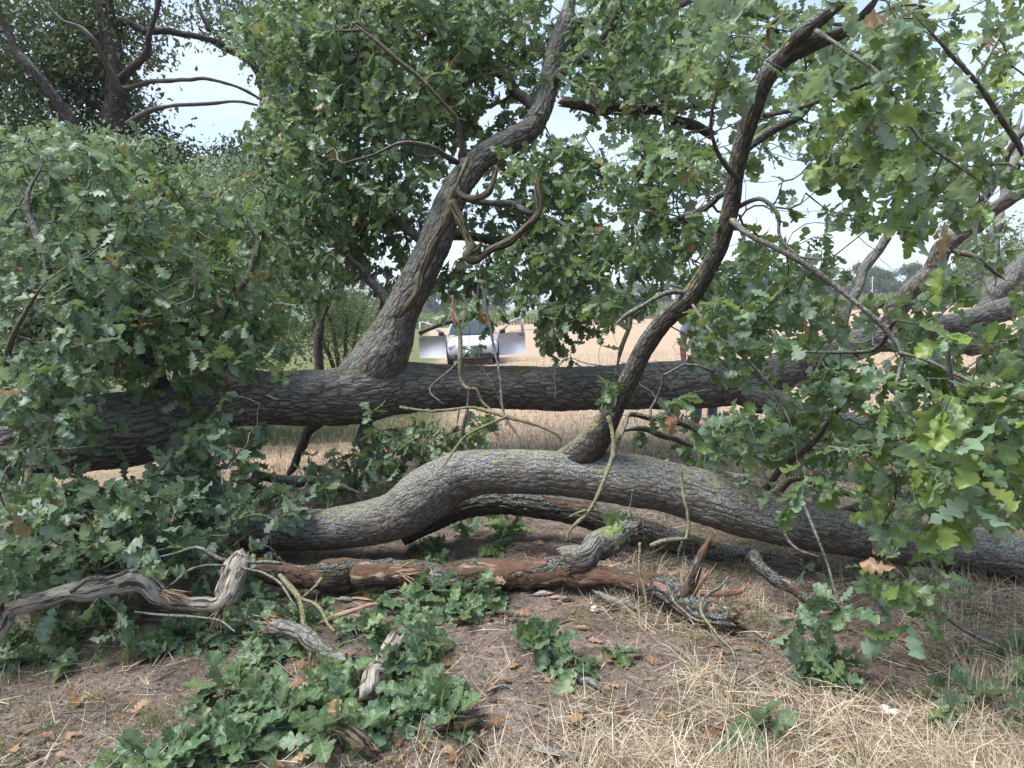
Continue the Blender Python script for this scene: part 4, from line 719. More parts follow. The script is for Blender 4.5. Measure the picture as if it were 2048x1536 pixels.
standing_tree('hedge_bush', 'bushy dark green bush standing in the field behind the boughs at the right edge', 'shrub', stems(2010, 640, 24, 5, 120, 30),
  [(2000, 560, 90, 60, 22, 26, 2.2, 1), (2040, 500, 60, 60, 22, 26, 1.6, 1)], .13, 30, 'leaf_far', 2, .35, .14, barkmat='bark_far', step=.3, gaps=False)

# ------------------------------------------------------------------ maize field
def maize():
    TV = []
    for k in range(5):
        rs = np.random.default_rng(k); V = []; Fc = []; T = []
        def quadstrip(pts, wd, side, tn):
            n = len(V)
            for p, w_ in zip(pts, wd):
                V.append(p-side*w_); V.append(p+side*w_); T.extend([tn, tn])
            for i in range(len(pts)-1): Fc.append((n+2*i, n+2*i+1, n+2*i+3, n+2*i+2))
        for s in (np.array([1., 0, 0]), np.array([0, 1., 0])): quadstrip([np.array([0, 0, z]) for z in (0, 1.1, 2.1)], [.02, .018, .008], s, (.6, .1, 0))
        for j in range(9):
            z = .25+j*.2; a = (j % 2)*math.pi+rs.normal()*.7; dr = np.array([math.cos(a), math.sin(a), 0]); sd = np.array([-math.sin(a), math.cos(a), 0]); l = .75-.04*abs(j-4); t = rs.random()
            quadstrip([np.array([0, 0, z])+dr*l*q+np.array([0, 0, 1])*(.55*q-.62*q*q*1.2)*l*1.3 for q in (0, .35, .7, 1)], [.02, .05, .04, .004], sd, (t, .05+.15*rs.random(), 0))
        for j in range(6):
            a = rs.random()*6.3; dr = np.array([math.cos(a)*.1, math.sin(a)*.1, .25]); quadstrip([np.array([0, 0, 2.05]), np.array([0, 0, 2.05])+dr], [.012, .008], np.array([1., 0, 0]), (.8, .9, 0))
        TV.append((np.array(V), np.array(Fc), np.array(T)))
    rs = np.random.default_rng(5); P = []
    for r in range(12):
        x = np.arange(-60, 128, .5); P.append(np.stack([x+rs.normal(size=len(x))*.06, 108+r*.75+rs.normal(size=len(x))*.06+x*0, np.zeros(len(x))], 1))
    P = np.concatenate(P); k = rs.integers(0, 5, len(P)); VV = []; FF = []; TT = []; off = 0
    for j in range(5):
        p = P[k == j]; a = rs.random(len(p))*6.3; s = rs.uniform(.85, 1.1, len(p)); c, sn = np.cos(a), np.sin(a); tv, tf, tt = TV[j]
        v = np.stack([tv[None, :, 0]*c[:, None]-tv[None, :, 1]*sn[:, None], tv[None, :, 0]*sn[:, None]+tv[None, :, 1]*c[:, None], np.repeat(tv[None, :, 2], len(p), 0)], -1)*s[:, None, None]+p[:, None]
        VV.append(v.reshape(-1, 3)); FF.append((tf[None]+(np.arange(len(p))*len(tv))[:, None, None]+off).reshape(-1, 4)); off += len(tv)*len(p); TT.append(np.tile(tt, (len(p), 1)))
    tag(mesh('maize_crop', np.concatenate(VV), np.concatenate(FF), M['maize'], attrs={'tint': np.concatenate(TT)}), 'green standing maize with pale tassels along the far side of the stubble field', 'maize', kind='stuff')
maize()

# ------------------------------------------------------------------ treeline
def tree_proto(k, kind):
    rs = np.random.default_rng(300+k); root = empty('distant_tree' if kind == 0 else 'distant_poplar', (0, 0, 0), 'x', 'tree'); H = 12.0
    mb = MB(); mb.tube(np.array([(0, 0, -.1), (.1, 0, H*.3), (0, .1, H*.6), (0, 0, H*.85)]), [.32, .26, .18, .05], 8)
    for j in range(7):
        a = rs.random()*6.3; z = H*rs.uniform(.25, .6); l = H*(.28 if kind == 0 else .08); mb.tube(np.array([(0, 0, z), (math.cos(a)*l*.5, math.sin(a)*l*.5, z+l*.4), (math.cos(a)*l, math.sin(a)*l, z+l*.9)]), [.12, .08, .03], 5)
    mb.build('trunk', M['bark_far'], root, True)
    n = 4200; lobes = 22; LC = []; 
    for j in range(lobes):
        if kind == 0: a = rs.random()*6.3; rr = H*.34*math.sqrt(rs.random()); z = H*rs.uniform(.10, .84); rr *= 1.1-.7*max(0, z/H-.55)/.3; LC.append((rr*math.cos(a), rr*math.sin(a), z, H*rs.uniform(.09, .17)))
        else: z = H*(.12+.8*j/lobes); LC.append((rs.normal()*.25, rs.normal()*.25, z, H*.085*(1.1-.5*z/H)))
    LC = np.array(LC); j = rs.integers(0, lobes, n); e = norm(rs.normal(size=(n, 3))); q = rs.random(n)**.45
    p = LC[j, :3]+e*(LC[j, 3]*q)[:, None]*np.array([1.1, 1.1, .8]); LV = Leaves(); nr = norm(e+rs.normal(size=(n, 3))*.5); a = norm(np.cross(nr, rs.normal(size=(n, 3))))
    t = tints(n, 3); t[:, 0] = np.clip(rs.random(n)*.5+rs.random(lobes)[j]*.5, 0, 1); t[:, 2] = 0
    LV.add(3, p, a, nr, rs.uniform(.35, .8, n), t); LV.build('crown', M['leaf_tree'], root)
    return root
protos = [tree_proto(k, 0) for k in range(4)]; pop = tree_proto(9, 1)
TL = []
rs = np.random.default_rng(21)
for i in range(64):
    px = 640+i*23.5+rs.normal()*9; d = rs.uniform(250, 330); TL.append((px, d, rs.uniform(.8, 1.25)*(1+.12*(px > 1400))))
used = set()
for i, (px, d, s) in enumerate(TL):
    k = i % 4; o = protos[k] if k not in used else copy_tree(protos[k]); used.add(k)
    if 1035 < px < 1110: s *= .62
    p = GP(px, 768-F*0); v = (px-1024)/F
    o.location = (v*d, d, 0); o.scale = (s*1.15, s*1.15, s*(1.0 if d < 300 else 1.08)); o.rotation_euler = (0, 0, rs.random()*6.3)
    tag(o, 'round-crowned tree in the hazy line of trees beyond the maize', 'tree', 'trees of the far treeline')
pl = [(1925, 255, 1.75), (1938, 258, 2.0), (1950, 256, 1.8), (1968, 262, 2.05), (1982, 260, 1.6)]
for i, (px, d, s) in enumerate(pl):
    o = pop if i == 0 else copy_tree(pop); v = (px-1024)/F; o.location = (v*d, d, 0); o.scale = (s*.7, s*.7, s)
    tag(o, 'tall slim poplar rising above the far treeline at right', 'poplar', 'poplars at the right of the treeline')
# the two poles and the farm building
conc = plain('pole_concrete', (.42, .40, .37), .8, noise=.15); cer = plain('insulator', (.2, .1, .07), .3)
for px, top, d, lab in ((1003, 581, 200, 'pale utility pole above the maize, behind the car'), (1748, 553, 205, 'pale utility pole above the maize at right, among distant trees')):
    r = empty('utility_pole', ((px-1024)/F*d, d, 0), lab, 'utility pole', 'utility poles beyond the maize')
    H = CAMH+((768-F*math.tan(PITCH)-(px-1024)*ROLL)-top)/F*d
    mb = MB(); mb.tube(np.array([(0, 0, -.1), (0, 0, H*.5), (0, 0, H)]), [.19, .16, .11], 10); mb.build('pole', conc, r, True)
    mb = MB(); mb.box((0, 0, H-.6), (1.8, .1, .12), bev=.01); mb.build('crossarm', conc, r)
    for sx in (-.8, 0, .8):
        mb = MB(); mb.tube(np.array([(sx, 0, H-.54), (sx, 0, H-.42), (sx, 0, H-.3)]), [.05, .07, .03], 8); mb.build('insulator', cer, r)
r = empty('farmhouse', ((1084-1024)/F*235, 235, 0), 'small distant farmhouse with a red roof, low among the trees right of the car', 'house', rz=.3, scale=.62)
wallm = plain('house_wall', (.55, .48, .42), .8, noise=.1); roofm = plain('roof_tile', (.26, .13, .10), .8, noise=.25); gl = plain('window_glass', (.05, .06, .07), .1)
mb = MB(); mb.box((0, 0, 1.6), (9, 6, 3.2)); mb.build('wall', wallm, r)
mb = MB(); v = np.array([(-4.8, -3.5, 3.1), (4.8, -3.5, 3.1), (4.8, 3.5, 3.1), (-4.8, 3.5, 3.1), (-4.8, 0, 6.1), (4.8, 0, 6.1)]); mb.add(v, [np.array([(0, 1, 5, 4), (2, 3, 4, 5), (0, 3, 2, 1)]), np.array([(0, 4, 3), (1, 2, 5)])]); rf = mb.build('roof', roofm, r)
mb = MB(); mb.box((2.4, .6, 6.2), (.7, .7, 1.6)); mb.build('chimney', roofm, rf)
for wx in (-3, -1, 1.2, 3):
    mb = MB(); mb.box((wx, -3.02, 1.9), (.9, .06, 1.2)); mb.build('window', gl, r)
r = empty('greenhouse', ((1062-1024)/F*225, 225, 0), 'low white glasshouse roof peeping over the maize beside the farmhouse', 'greenhouse', rz=.1)
wht = plain('white_panel', (.75, .77, .78), .4)
mb = MB(); mb.box((0, 0, 1.2), (7, 5, 2.4)); mb.build('wall', wht, r)
mb = MB(); v = np.array([(-3.7, -2.7, 2.42), (3.7, -2.7, 2.42), (3.7, 2.7, 2.42), (-3.7, 2.7, 2.42), (-3.7, 0, 3.7), (3.7, 0, 3.7)]); mb.add(v, [np.array([(0, 1, 5, 4), (2, 3, 4, 5), (0, 3, 2, 1)]), np.array([(0, 4, 3), (1, 2, 5)])]); mb.build('roof', wht, r)

# ------------------------------------------------------------------ the white car, front on, both front doors open
def build_car():
    paint = plain('white_paint', (.38, .40, .45), .65, coat=0.0, spec=.25, noise=.05); blk = plain('black_plastic', (.02, .02, .022), .5); glass = plain('car_glass', (.03, .04, .045), .05, spec=.8); chrome = plain('chrome', (.6, .6, .62), .2, 1.0)
    lamp = plain('headlamp_glass', (.55, .58, .6), .08, coat=1); tyre = plain('tyre', (.02, .02, .02), .85); seatm = plain('seat_cloth', (.035, .035, .04), .9); plate = plain('number_plate', (.8, .8, .78), .4)
    c = Wn([947], [731], [23])[0]; root = empty('parked_car', (c[0], c[1], 0), 'small white car parked nose-on beyond the far trunk with both front doors wide open', 'car', rz=math.radians(3))
    def loft(secs, k=20, ex=3.2):
        V = []
        for y, hw, z0, z1 in secs:
            for a in np.arange(k)/k*2*math.pi:
                cx, sx = math.cos(a), math.sin(a); V.append((hw*math.copysign(abs(cx)**(2/ex), cx), y, (z0+z1)/2+(z1-z0)/2*math.copysign(abs(sx)**(2/ex), sx)))
        n = len(secs); f = [(i*k+j, i*k+(j+1) % k, (i+1)*k+(j+1) % k, (i+1)*k+j) for i in range(n-1) for j in range(k)]
        V = np.array(V); c0 = len(V); V = np.vstack([V, V[:k].mean(0), V[-k:].mean(0)])
        return V, [np.array(f), np.array([(c0, (j+1) % k, j) for j in range(k)]+[(c0+1, (n-1)*k+j, (n-1)*k+(j+1) % k) for j in range(k)])]
    mb = MB(); v, f = loft([(0, .55, .33, .62), (.05, .70, .27, .68), (.18, .79, .23, .76), (.45, .83, .2, .86), (.85, .85, .2, .95), (1.1, .86, .2, 1.0), (2.4, .86, .2, 1.0), (3.4, .85, .22, 1.0), (3.85, .80, .28, .95), (3.95, .70, .4, .85)]); mb.add(v, f)
    body = mb.build('body', paint, root, True)
    # cabin: pillars and roof
    mb = MB(); k = 12
    for sx in (-1, 1):
        mb.tube(np.array([(sx*.80, 1.0, .97), (sx*.74, 1.35, 1.22), (sx*.64, 1.75, 1.45)]), [.04, .035, .035], 6)
        mb.tube(np.array([(sx*.80, 2.35, .97), (sx*.74, 2.35, 1.25), (sx*.64, 2.3, 1.47)]), [.04, .04, .04], 6)
        mb.tube(np.array([(sx*.78, 3.6, .97), (sx*.72, 3.5, 1.25), (sx*.62, 3.3, 1.45)]), [.07, .06, .06], 6)
    v, f = loft([(1.68, .60, 1.42, 1.47), (1.8, .66, 1.40, 1.52), (2.4, .67, 1.42, 1.56), (3.2, .66, 1.42, 1.53), (3.4, .60, 1.42, 1.48)], ex=4); mb.add(v, f); mb.build('roof', paint, root, True)
    mb = MB(); v = np.array([(-.77, 1.02, .99), (.77, 1.02, .99), (.72, 1.36, 1.22), (.62, 1.70, 1.43), (-.62, 1.70, 1.43), (-.72, 1.36, 1.22), (0, .92, .99), (0, 1.26, 1.23), (0, 1.62, 1.45)]); mb.add(v, [np.array([(0, 6, 7, 5), (6, 1, 2, 7), (5, 7, 8, 4), (7, 2, 3, 8)])]); mb.build('windscreen', glass, root, True)
    mb = MB(); mb.box((0, 3.58, 1.2), (1.3, .03, .42)); mb.build('rear_window', glass, root)
    for sx in (-1, 1):
        mb = MB(); mb.tube(np.array([(sx*.05, .9, 1.01), (sx*.35, .95, 1.02), (sx*.62 if sx < 0 else .6, 1.04, 1.08)]), [.012]*3, 5); mb.build('wiper', blk, root)
        mb = MB(); mb.box((sx*.36, 2.0, .95), (.5, .14, .75), bev=.06); s = mb.build('seat', seatm, root); mb = MB(); mb.box((sx*.36, 2.02, 1.39), (.26, .1, .16), bev=.04); mb.build('headrest', seatm, s)
        mb = MB(); v, f = loft([(-.0, .04, -.05, .03), (.03, .14, -.09, .06), (.2, .15, -.08, .10), (.4, .10, -.03, .11)]); v = v+np.array([sx*.66, .03, .66]); v[:, 0] += sx*0; mb.add(v, f); mb.build('headlight', lamp, root, True)
        for wy in (.78, 3.15):
            q = []; 
            w_ = MB(); ang = np.arange(25)/24*2*math.pi; prof = [(.17, -.09), (.26, -.1), (.30, -.07), (.305, 0), (.30, .07), (.26, .1), (.17, .09)]
            V = np.array([(sx*.76+b, wy+a*math.cos(t), .305+a*math.sin(t)) for t in ang for a, b in prof]); n = len(prof)
            w_.add(V, [np.array([(i*n+j, (i+1)*n+j, (i+1)*n+j+1, i*n+j+1) for i in range(24) for j in range(n-1)])]); w = w_.build('wheel', tyre, root, True)
            r_ = MB(); V = np.array([(sx*(.80), wy, .305)]+[(sx*(.79), wy+.18*math.cos(t), .305+.18*math.sin(t)) for t in ang[:-1]]); r_.add(V, [np.array([(0, 1+i, 1+(i+1) % 24) for i in range(24)])]); r_.build('rim', chrome, w)
    mb = MB(); mb.box((0, -.015, .60), (.62, .04, .10), bev=.01); g = mb.build('grille', blk, root)
    for k in range(3):
        mb = MB(); mb.box((0, -.04, .57+k*.03), (.6, .012, .008)); mb.build('slat', chrome, g)
    mb = MB(); mb.box((0, .0, .33), (1.2, .1, .14), bev=.03); mb.build('air_intake', blk, root)
    mb = MB(); mb.box((0, -.04, .46), (.50, .02, .11), bev=.004); mb.build('number_plate', plate, root)
    mb = MB(); mb.tube(np.array([(-.78, .1, .30), (-.5, -.02, .25), (0, -.06, .24), (.5, -.02, .25), (.78, .1, .30)]), [.05]*5, 8); mb.build('bumper_lip', blk, root, True)
    # doors: hinge at y 1.05, opened about 60 degrees
    def door(sx):
        hx, hy = sx*.87, 1.08; a = math.radians(66); L_ = 1.02; d = np.array([sx*math.sin(a), math.cos(a), 0]); nrm = np.array([-d[1], d[0], 0])
        out = [(0, .24), (.0, .55), (.0, .98), (.18, 1.10), (.45, 1.33), (.75, 1.46), (.98, 1.50), (1.0, 1.0), (L_, .9), (L_, .24)]
        win = [(.20, 1.01), (.26, 1.08), (.47, 1.27), (.75, 1.39), (.88, 1.41), (.89, 1.01)]
        hing = np.array([hx, hy, 0])
        P3 = lambda u, z, o: hing+d*u+np.array([0, 0, z])+nrm*o
        body_low = [(0, .24), (0, .98), (.2, .985), (.9, .985), (L_, .98), (L_, .24)]
        mbd = MB()
        def prism(poly, t0, t1):
            n = len(poly); v = [P3(u, z, t0) for u, z in poly]+[P3(u, z, t1) for u, z in poly]
            import mathutils.geometry as mg
            tri = mg.tessellate_polygon([[Vector((u, z, 0)) for u, z in poly]]); tri = np.array([t for t in tri])
            mbd.add(np.array(v), [np.concatenate([tri, tri[:, ::-1]+n]), np.array([(i, (i+1) % n, n+(i+1) % n, n+i) for i in range(n)])])
        prism(body_low, -.05, .05)
        fr = [(.0, .98), (.12, 1.08), (.43, 1.35), (.74, 1.47), (.99, 1.50), (1.0, .982)]; inn = [(.16, .982), (.2, 1.03), (.46, 1.28), (.75, 1.40), (.91, 1.42), (.92, .982)]
        for i in range(len(fr)-1):
            mbd_poly = [fr[i], fr[i+1], inn[i+1], inn[i]]; v = [P3(u, z, -.03) for u, z in mbd_poly]+[P3(u, z, .03) for u, z in mbd_poly]
            mbd.add(np.array(v), [np.array([(0, 1, 2, 3), (7, 6, 5, 4), (0, 4, 5, 1), (1, 5, 6, 2), (2, 6, 7, 3), (3, 7, 4, 0)])])
        D = mbd.build('door', paint, root)
        mf = MB(); 
        for i in range(len(inn)):
            a_, b_ = inn[i], inn[(i+1) % len(inn)]; mf.tube(np.array([P3(*a_, -.0), P3((a_[0]+b_[0])/2, (a_[1]+b_[1])/2, 0), P3(*b_, -.0)]), [.009]*3, 6)
        mf.build('window_frame', blk, D)
        mh = MB(); q = [P3(u, .88, -sx*.0) for u in (.78, .86, .95)]; s_ = -1 if nrm[1]*1 > 0 else 1
        mh.tube(np.array([p_+nrm*(.065*s_) for p_ in q]), [.016]*3, 6); mh.build('door_handle', blk, D)
        mm = MB(); c_ = P3(.12, 1.05, .0)+nrm*(.12*s_); mm.box(c_, (.2, .12, .14), bev=.04); mm.build('mirror', blk, D)
    door(1); door(-1)
build_car()

# ------------------------------------------------------------------ person behind the trunk
def build_person():
    skin = plain('skin', (.36, .19, .135), .55, noise=.12); shirt = plain('grey_shirt', (.33, .36, .46), .9, noise=.06); trou = plain('grey_trousers', (.13, .14, .18), .9, noise=.1); dark = plain('dark_cap', (.03, .025, .03), .8); hair = plain('hair', (.10, .07, .05), .8); shoe = plain('shoe_leather', (.06, .04, .03), .6)
    g = Wn([1408], [700], [9.0])[0]; root = empty('person', (g[0], g[1], 0), 'person in grey shirt and dark cap standing half hidden behind the slanting limb', 'person', rz=math.radians(20))
    def skinmesh(name, V, E, R, mat, parent, root_i=0, sub=2):
        me = bpy.data.meshes.new(name); me.from_pydata(V, E, []); o = bpy.data.objects.new(name, me); COL.objects.link(o); o.parent = parent
        m = o.modifiers.new('Skin', 'SKIN'); m.use_smooth_shade = True
        if not me.skin_vertices: return o
        for i, r in enumerate(R):
            me.skin_vertices[0].data[i].radius = r if isinstance(r, tuple) else (r, r); me.skin_vertices[0].data[i].use_root = (i == root_i)
        s = o.modifiers.new('Sub', 'SUBSURF'); s.levels = sub; s.render_levels = sub; me.materials.append(mat); return o
    V = []; E = []; R = []
    def add(p, r, par=None):
        V.append(p); R.append(r)
        if par is not None: E.append((par, len(V)-1))
        return len(V)-1
    pel = add((0, 0, .95), (.16, .12)); ab = add((0, .0, 1.12), (.155, .115), pel); ch = add((0, .01, 1.32), (.17, .12), ab); nb = add((0, .01, 1.47), (.075, .07), ch)
    nk = add((0, 0, 1.54), (.058, .058), nb); jw = add((0, -.02, 1.61), (.066, .08), nk); hd = add((0, -.01, 1.68), (.078, .095), jw); cr = add((0, 0, 1.76), (.062, .075), hd)
    nose = add((0, -.115, 1.655), .013, jw)
    for s in (-1, 1):
        add((s*.085, .01, 1.655), (.012, .02), hd)
        sh = add((s*.20, .01, 1.43), .062, ch); el0 = add((s*.26, .02, 1.28), .052, sh); el = add((s*.30, .02, 1.14), .043, el0); fo = add((s*.315, -.01, 1.02), .042, el); wr = add((s*.33, -.04, .88), .028, fo); pm = add((s*.335, -.05, .82), (.022, .036), wr)
        for k, (dy, l) in enumerate(((-.03, .075), (-.01, .085), (.01, .08), (.028, .062))):
            a = add((s*.335, -.05+dy, .775), .0095, pm); b = add((s*.33, -.052+dy, .775-l*.5), .0085, a); add((s*.318, -.054+dy, .775-l*.95), .007, b)
        t1 = add((s*.325, -.095, .81), .0105, pm); add((s*.318, -.11, .77), .009, t1)
        th = add((s*.10, 0, .86), .092, pel); kn = add((s*.115, -.01, .49), .058, th); cf = add((s*.118, .02, .33), .055, kn); an = add((s*.12, .02, .09), .038, cf); ft = add((s*.13, -.12, .045), (.045, .03), an)
    skinmesh('body', V, E, R, skin, root, 0)
    V = []; E = []; R = []
    a = add((0, 0, .90), (.195, .15)); b = add((0, 0, 1.12), (.19, .145), a); c = add((0, .01, 1.32), (.20, .14), b); add((0, .01, 1.46), (.10, .085), c)
    for s in (-1, 1): d = add((s*.21, .01, 1.42), .082, c); e = add((s*.262, .02, 1.30), .075, d); add((s*.285, .02, 1.22), .07, e)
    skinmesh('shirt', V, E, R, shirt, root)
    V = []; E = []; R = []
    a = add((0, 0, .93), (.175, .135))
    for s in (-1, 1): d = add((s*.10, 0, .82), .105, a); e = add((s*.115, -.01, .49), .075, d); add((s*.12, .02, .12), .062, e)
    skinmesh('trousers', V, E, R, trou, root)
    mb = MB(); k = 16; pr = [(1.0, 1.70), (1.02, 1.74), (.9, 1.80), (.6, 1.835), (.2, 1.85)]
    v = np.array([(.093*a_*math.cos(t), -.0+.112*a_*math.sin(t), z) for a_, z in pr for t in np.arange(k)/k*2*math.pi]); f = np.array([(i*k+j, i*k+(j+1) % k, (i+1)*k+(j+1) % k, (i+1)*k+j) for i in range(4) for j in range(k)]); mb.add(v, [f, np.array([[4*k+j for j in range(k)]])])
    mb.box((0, -.15, 1.715), (.14, .12, .015), bev=.006); mb.build('cap', dark, root, True)
    V = []; E = []; R = []; a = add((0, .05, 1.66), (.08, .05)); add((0, .03, 1.72), (.075, .07), a); skinmesh('hair', V, E, R, hair, root)
    for s in (-1, 1):
        mb = MB(); mb.box((s*.125, -.05, .05), (.10, .28, .10), bev=.04); mb.build('shoe', shoe, root, True)
build_person()

# ------------------------------------------------------------------ logs, dead wood and sticks on the ground
def zoff(p, lift=0.0):
    return p
def kink(p, r, seed, k=1.0):
    s_ = np.arange(len(p))*np.linalg.norm(p[1]-p[0]); kk = min(k*np.median(r), .02)
    return p+kk*np.stack([vnoise(np.stack([s_*9, s_*0+seed*1.7, s_*0+j*9.1], 1), 60+j) for j in range(3)], 1)
def log(name, P, mat, label, cat, sides=28, amp=.004, fr=40, lump=.15, ragged=(.02, .02), seed=1, step=.02, group=None, parent=None, snap=True):
    p, r = path(P, step); p = kink(p, r, seed, .5 if sides > 12 else 1.6); r = r*(1+.14*vnoise(np.stack([np.arange(len(r))*step*14, r*0+seed, r*0], 1), 8))
    if snap:
        g = gh(p[:, 0], p[:, 1]); low = (p[:, 2]-r*.85) < g; p[low, 2] = (g+r*.85)[low]
    v, f, a, mi = sweep(p, r, sides, barkdisp(amp, fr, lump, seed), ragged=ragged, seed=seed)
    loc = (p[0][0], p[0][1], max(0, p[0][2]-r[0])) if parent is None else None
    o = mesh(name, v, f, [M[mat], M['wood']], parent, True, {'bark': a}, mi=mi, loc=loc)
    if parent is None: tag(o, label, cat, group)
    elif label: o['label'] = label
    return o, p, r
def child(o, par):
    o.parent = par; o.matrix_parent_inverse = Matrix.Translation(-par.location); return o
def splinters(par, c, d, n, l, w_, seed=0, mat='wood'):
    rs = np.random.default_rng(seed); mb = MB(); c = np.asarray(c, float); d = norm(np.asarray(d, float))
    for k in range(n):
        b = c+rs.normal(size=3)*w_*.45; dd = norm(d+rs.normal(size=3)*.22); L_ = l*rs.uniform(.3, 1)
        mb.tube(np.array([b-dd*.02, b+dd*L_*.5+rs.normal(size=3)*.003, b+dd*L_]), [rs.uniform(.004, .009), rs.uniform(.003, .006), .0006], 4)
    o = mb.build('splinters', M[mat], None); child(o, par); return o
lg, p, r = log('rotten_log', [(520, 1138, 4.28, 22), (600, 1152, 4.25, 27), (700, 1148, 4.22, 29), (790, 1146, 4.2, 28), (880, 1152, 4.17, 29), (960, 1150, 4.14, 28), (1060, 1146, 4.1, 27), (1130, 1146, 4.05, 28), (1180, 1152, 4.0, 25), (1240, 1156, 3.93, 21), (1300, 1170, 3.82, 22), (1350, 1198, 3.7, 23), (1400, 1225, 3.6, 22), (1462, 1246, 3.5, 21)],
   'log_bark', 'long half-rotten log before the arching trunk, bark peeled to red wood', 'log', 44, .010, 46, .22, (.03, .03), 301, .012)
q, _, _ = log('stub', [(1130, 1128, 4.02, 26), (1170, 1105, 4.05, 27), (1215, 1082, 4.12, 29), (1262, 1058, 4.2, 27)], 'bark', 'upward stub with dark ridged bark', None, 36, .008, 40, .18, (.02, .04), 302, .015, parent=None, snap=False); q['category'] = ''; del q['category']; child(q, lg)
for ob in (q,):
    pass
splinters(lg, W(800, 1150, 4.1), _r*.9+np.array([0, -.1, -.05]), 16, .22, .035, 5); splinters(lg, W(1385, 1190, 3.66), W(1420, 1090, 3.66)-W(1385, 1190, 3.66), 10, .2, .03, 6)
st, _, _ = log('broken_fork', [(1362, 1196, 3.66, 14), (1385, 1150, 3.66, 12), (1402, 1115, 3.68, 10), (1420, 1084, 3.7, 6)], 'log_bark', 'rust-brown broken prong standing out of the end of the rotten log', None, 16, .005, 40, .2, (0, .04), 303, .012, snap=False); child(st, lg)
log('fallen_stick', [(1500, 1110, 3.95, 13), (1540, 1145, 3.8, 13), (1585, 1180, 3.65, 12), (1620, 1200, 3.55, 10), (1650, 1215, 3.5, 5)], 'bark_peeling', 'splintered stick slanting down to the straw under the nearer trunk at right', 'stick', seed=304, ragged=(0, .05))
dw, p, r = log('dead_bough', [(-40, 1290, 3.4, 26), (-8, 1255, 3.45, 24), (20, 1216, 3.5, 19), (70, 1205, 3.52, 17), (130, 1192, 3.55, 17), (185, 1178, 3.58, 19), (240, 1164, 3.6, 20), (285, 1168, 3.62, 20), (318, 1188, 3.64, 18), (350, 1203, 3.66, 15), (395, 1212, 3.68, 14), (430, 1212, 3.7, 15), (452, 1195, 3.74, 20), (460, 1165, 3.8, 24), (472, 1135, 3.86, 24), (482, 1112, 3.95, 18)],
   'deadwood', 'weathered grey dead bough with torn pale ends snaking in from the left edge', 'branch', 36, .006, 60, .14, (.03, .03), 305, .01, snap=False)
splinters(dw, W(10, 1218, 3.47), W(-20, 1260, 3.4)-W(20, 1216, 3.5), 14, .10, .05, 7)
splinters(dw, W(335, 1185, 3.6), W(400, 1205, 3.6)-W(335, 1185, 3.6), 16, .12, .022, 8)
splinters(dw, W(440, 1225, 3.68), W(415, 1262, 3.62)-W(440, 1225, 3.68), 14, .09, .03, 9)
for k in range(22):
    x0 = 600+rng.random()*760; y0 = 1185+rng.random()*70; a = rng.normal()*.35; l = rng.uniform(22, 70); d0 = 1.6*F/(y0-655+x0*.03)
    P_ = [(x0+math.cos(a)*l*(t-.5), y0+math.sin(a)*l*(t-.5)*.5, d0, w_) for t, w_ in ((0, 2), (.3, 5), (.7, 5), (1, 2))]
    log('wood_fragment', P_, ['wood', 'bark', 'deadwood', 'log_bark'][k % 4], 'broken scrap of wood or bark strewn below the rotten log', 'wood scrap', 8, .003, 50, .4, (.02, .02), 400+k, .012, group='wood scraps below the rotten log')
sl_, _, _ = log('bark_strip', [(140, 1180, 3.52, 5), (175, 1164, 3.5, 6), (210, 1155, 3.5, 6), (243, 1143, 3.5, 4)], 'bark', 'dark lifted strip of bark on top', None, 10, .003, 40, .3, (.01, .01), 306, .01, snap=False); child(sl_, dw)
st, p, r = log('broken_log', [(545, 1250, 3.62, 16), (580, 1262, 3.55, 18), (620, 1285, 3.45, 18), (660, 1310, 3.38, 17), (700, 1318, 3.33, 14)], 'bark_mossy', 'short dark log with a splintered straw-coloured end, lying under the leafy sprigs', 'log', 24, .006, 40, .2, (.05, .02), 307)
splinters(st, W(560, 1244, 3.6), W(520, 1246, 3.6)-W(580, 1255, 3.6), 22, .13, .04, 10)
log('weathered_stump', [(795, 1278, 3.42, 15), (778, 1305, 3.33, 17), (760, 1335, 3.22, 18), (745, 1365, 3.1, 18), (738, 1400, 3.02, 15)], 'deadwood', 'stubby weathered stick pointing away from the camera between leafy sprigs', 'stick', 22, .006, 50, .15, (.03, .02), 308)
log('rotten_knot', [(690, 1462, 2.72, 12), (708, 1470, 2.70, 18), (728, 1484, 2.66, 20), (742, 1500, 2.64, 14)], 'deadgreen', 'short rotten knot of pale wood by the bottom edge, under oak leaves', 'wood chunk', 20, .006, 40, .3, (.03, .02), 309)
log('wood_fragment', [(885, 1448, 2.78, 8), (915, 1445, 2.78, 13), (940, 1446, 2.77, 12), (970, 1438, 2.78, 6)], 'deadgreen', 'yellowish broken wood fragment lying flat right of the leafy sprigs', 'wood chunk', 16, .006, 40, .3, (.05, .03), 310)
log('wood_fragment', [(955, 1475, 2.68, 7), (950, 1500, 2.62, 11), (940, 1530, 2.55, 12), (930, 1570, 2.48, 8)], 'deadgreen', 'greenish splintered fragment reaching the bottom edge near the middle', 'wood chunk', 16, .006, 40, .3, (.05, .03), 311)
log('bark_slab', [(1190, 1190, 3.85, 5), (1230, 1202, 3.8, 9), (1265, 1214, 3.76, 8), (1290, 1222, 3.72, 3)], 'bark', 'dark slab of shed bark on the soil below the rotten log', 'bark piece', 12, .004, 40, .3, (.02, .02), 312)
log('bark_slab', [(1140, 1365, 3.1, 3), (1165, 1382, 3.05, 8), (1195, 1402, 3.0, 8), (1215, 1412, 2.97, 3)], 'bark', 'dark slab of shed bark half sunk among short weeds', 'bark piece', 12, .004, 40, .3, (.02, .02), 313)
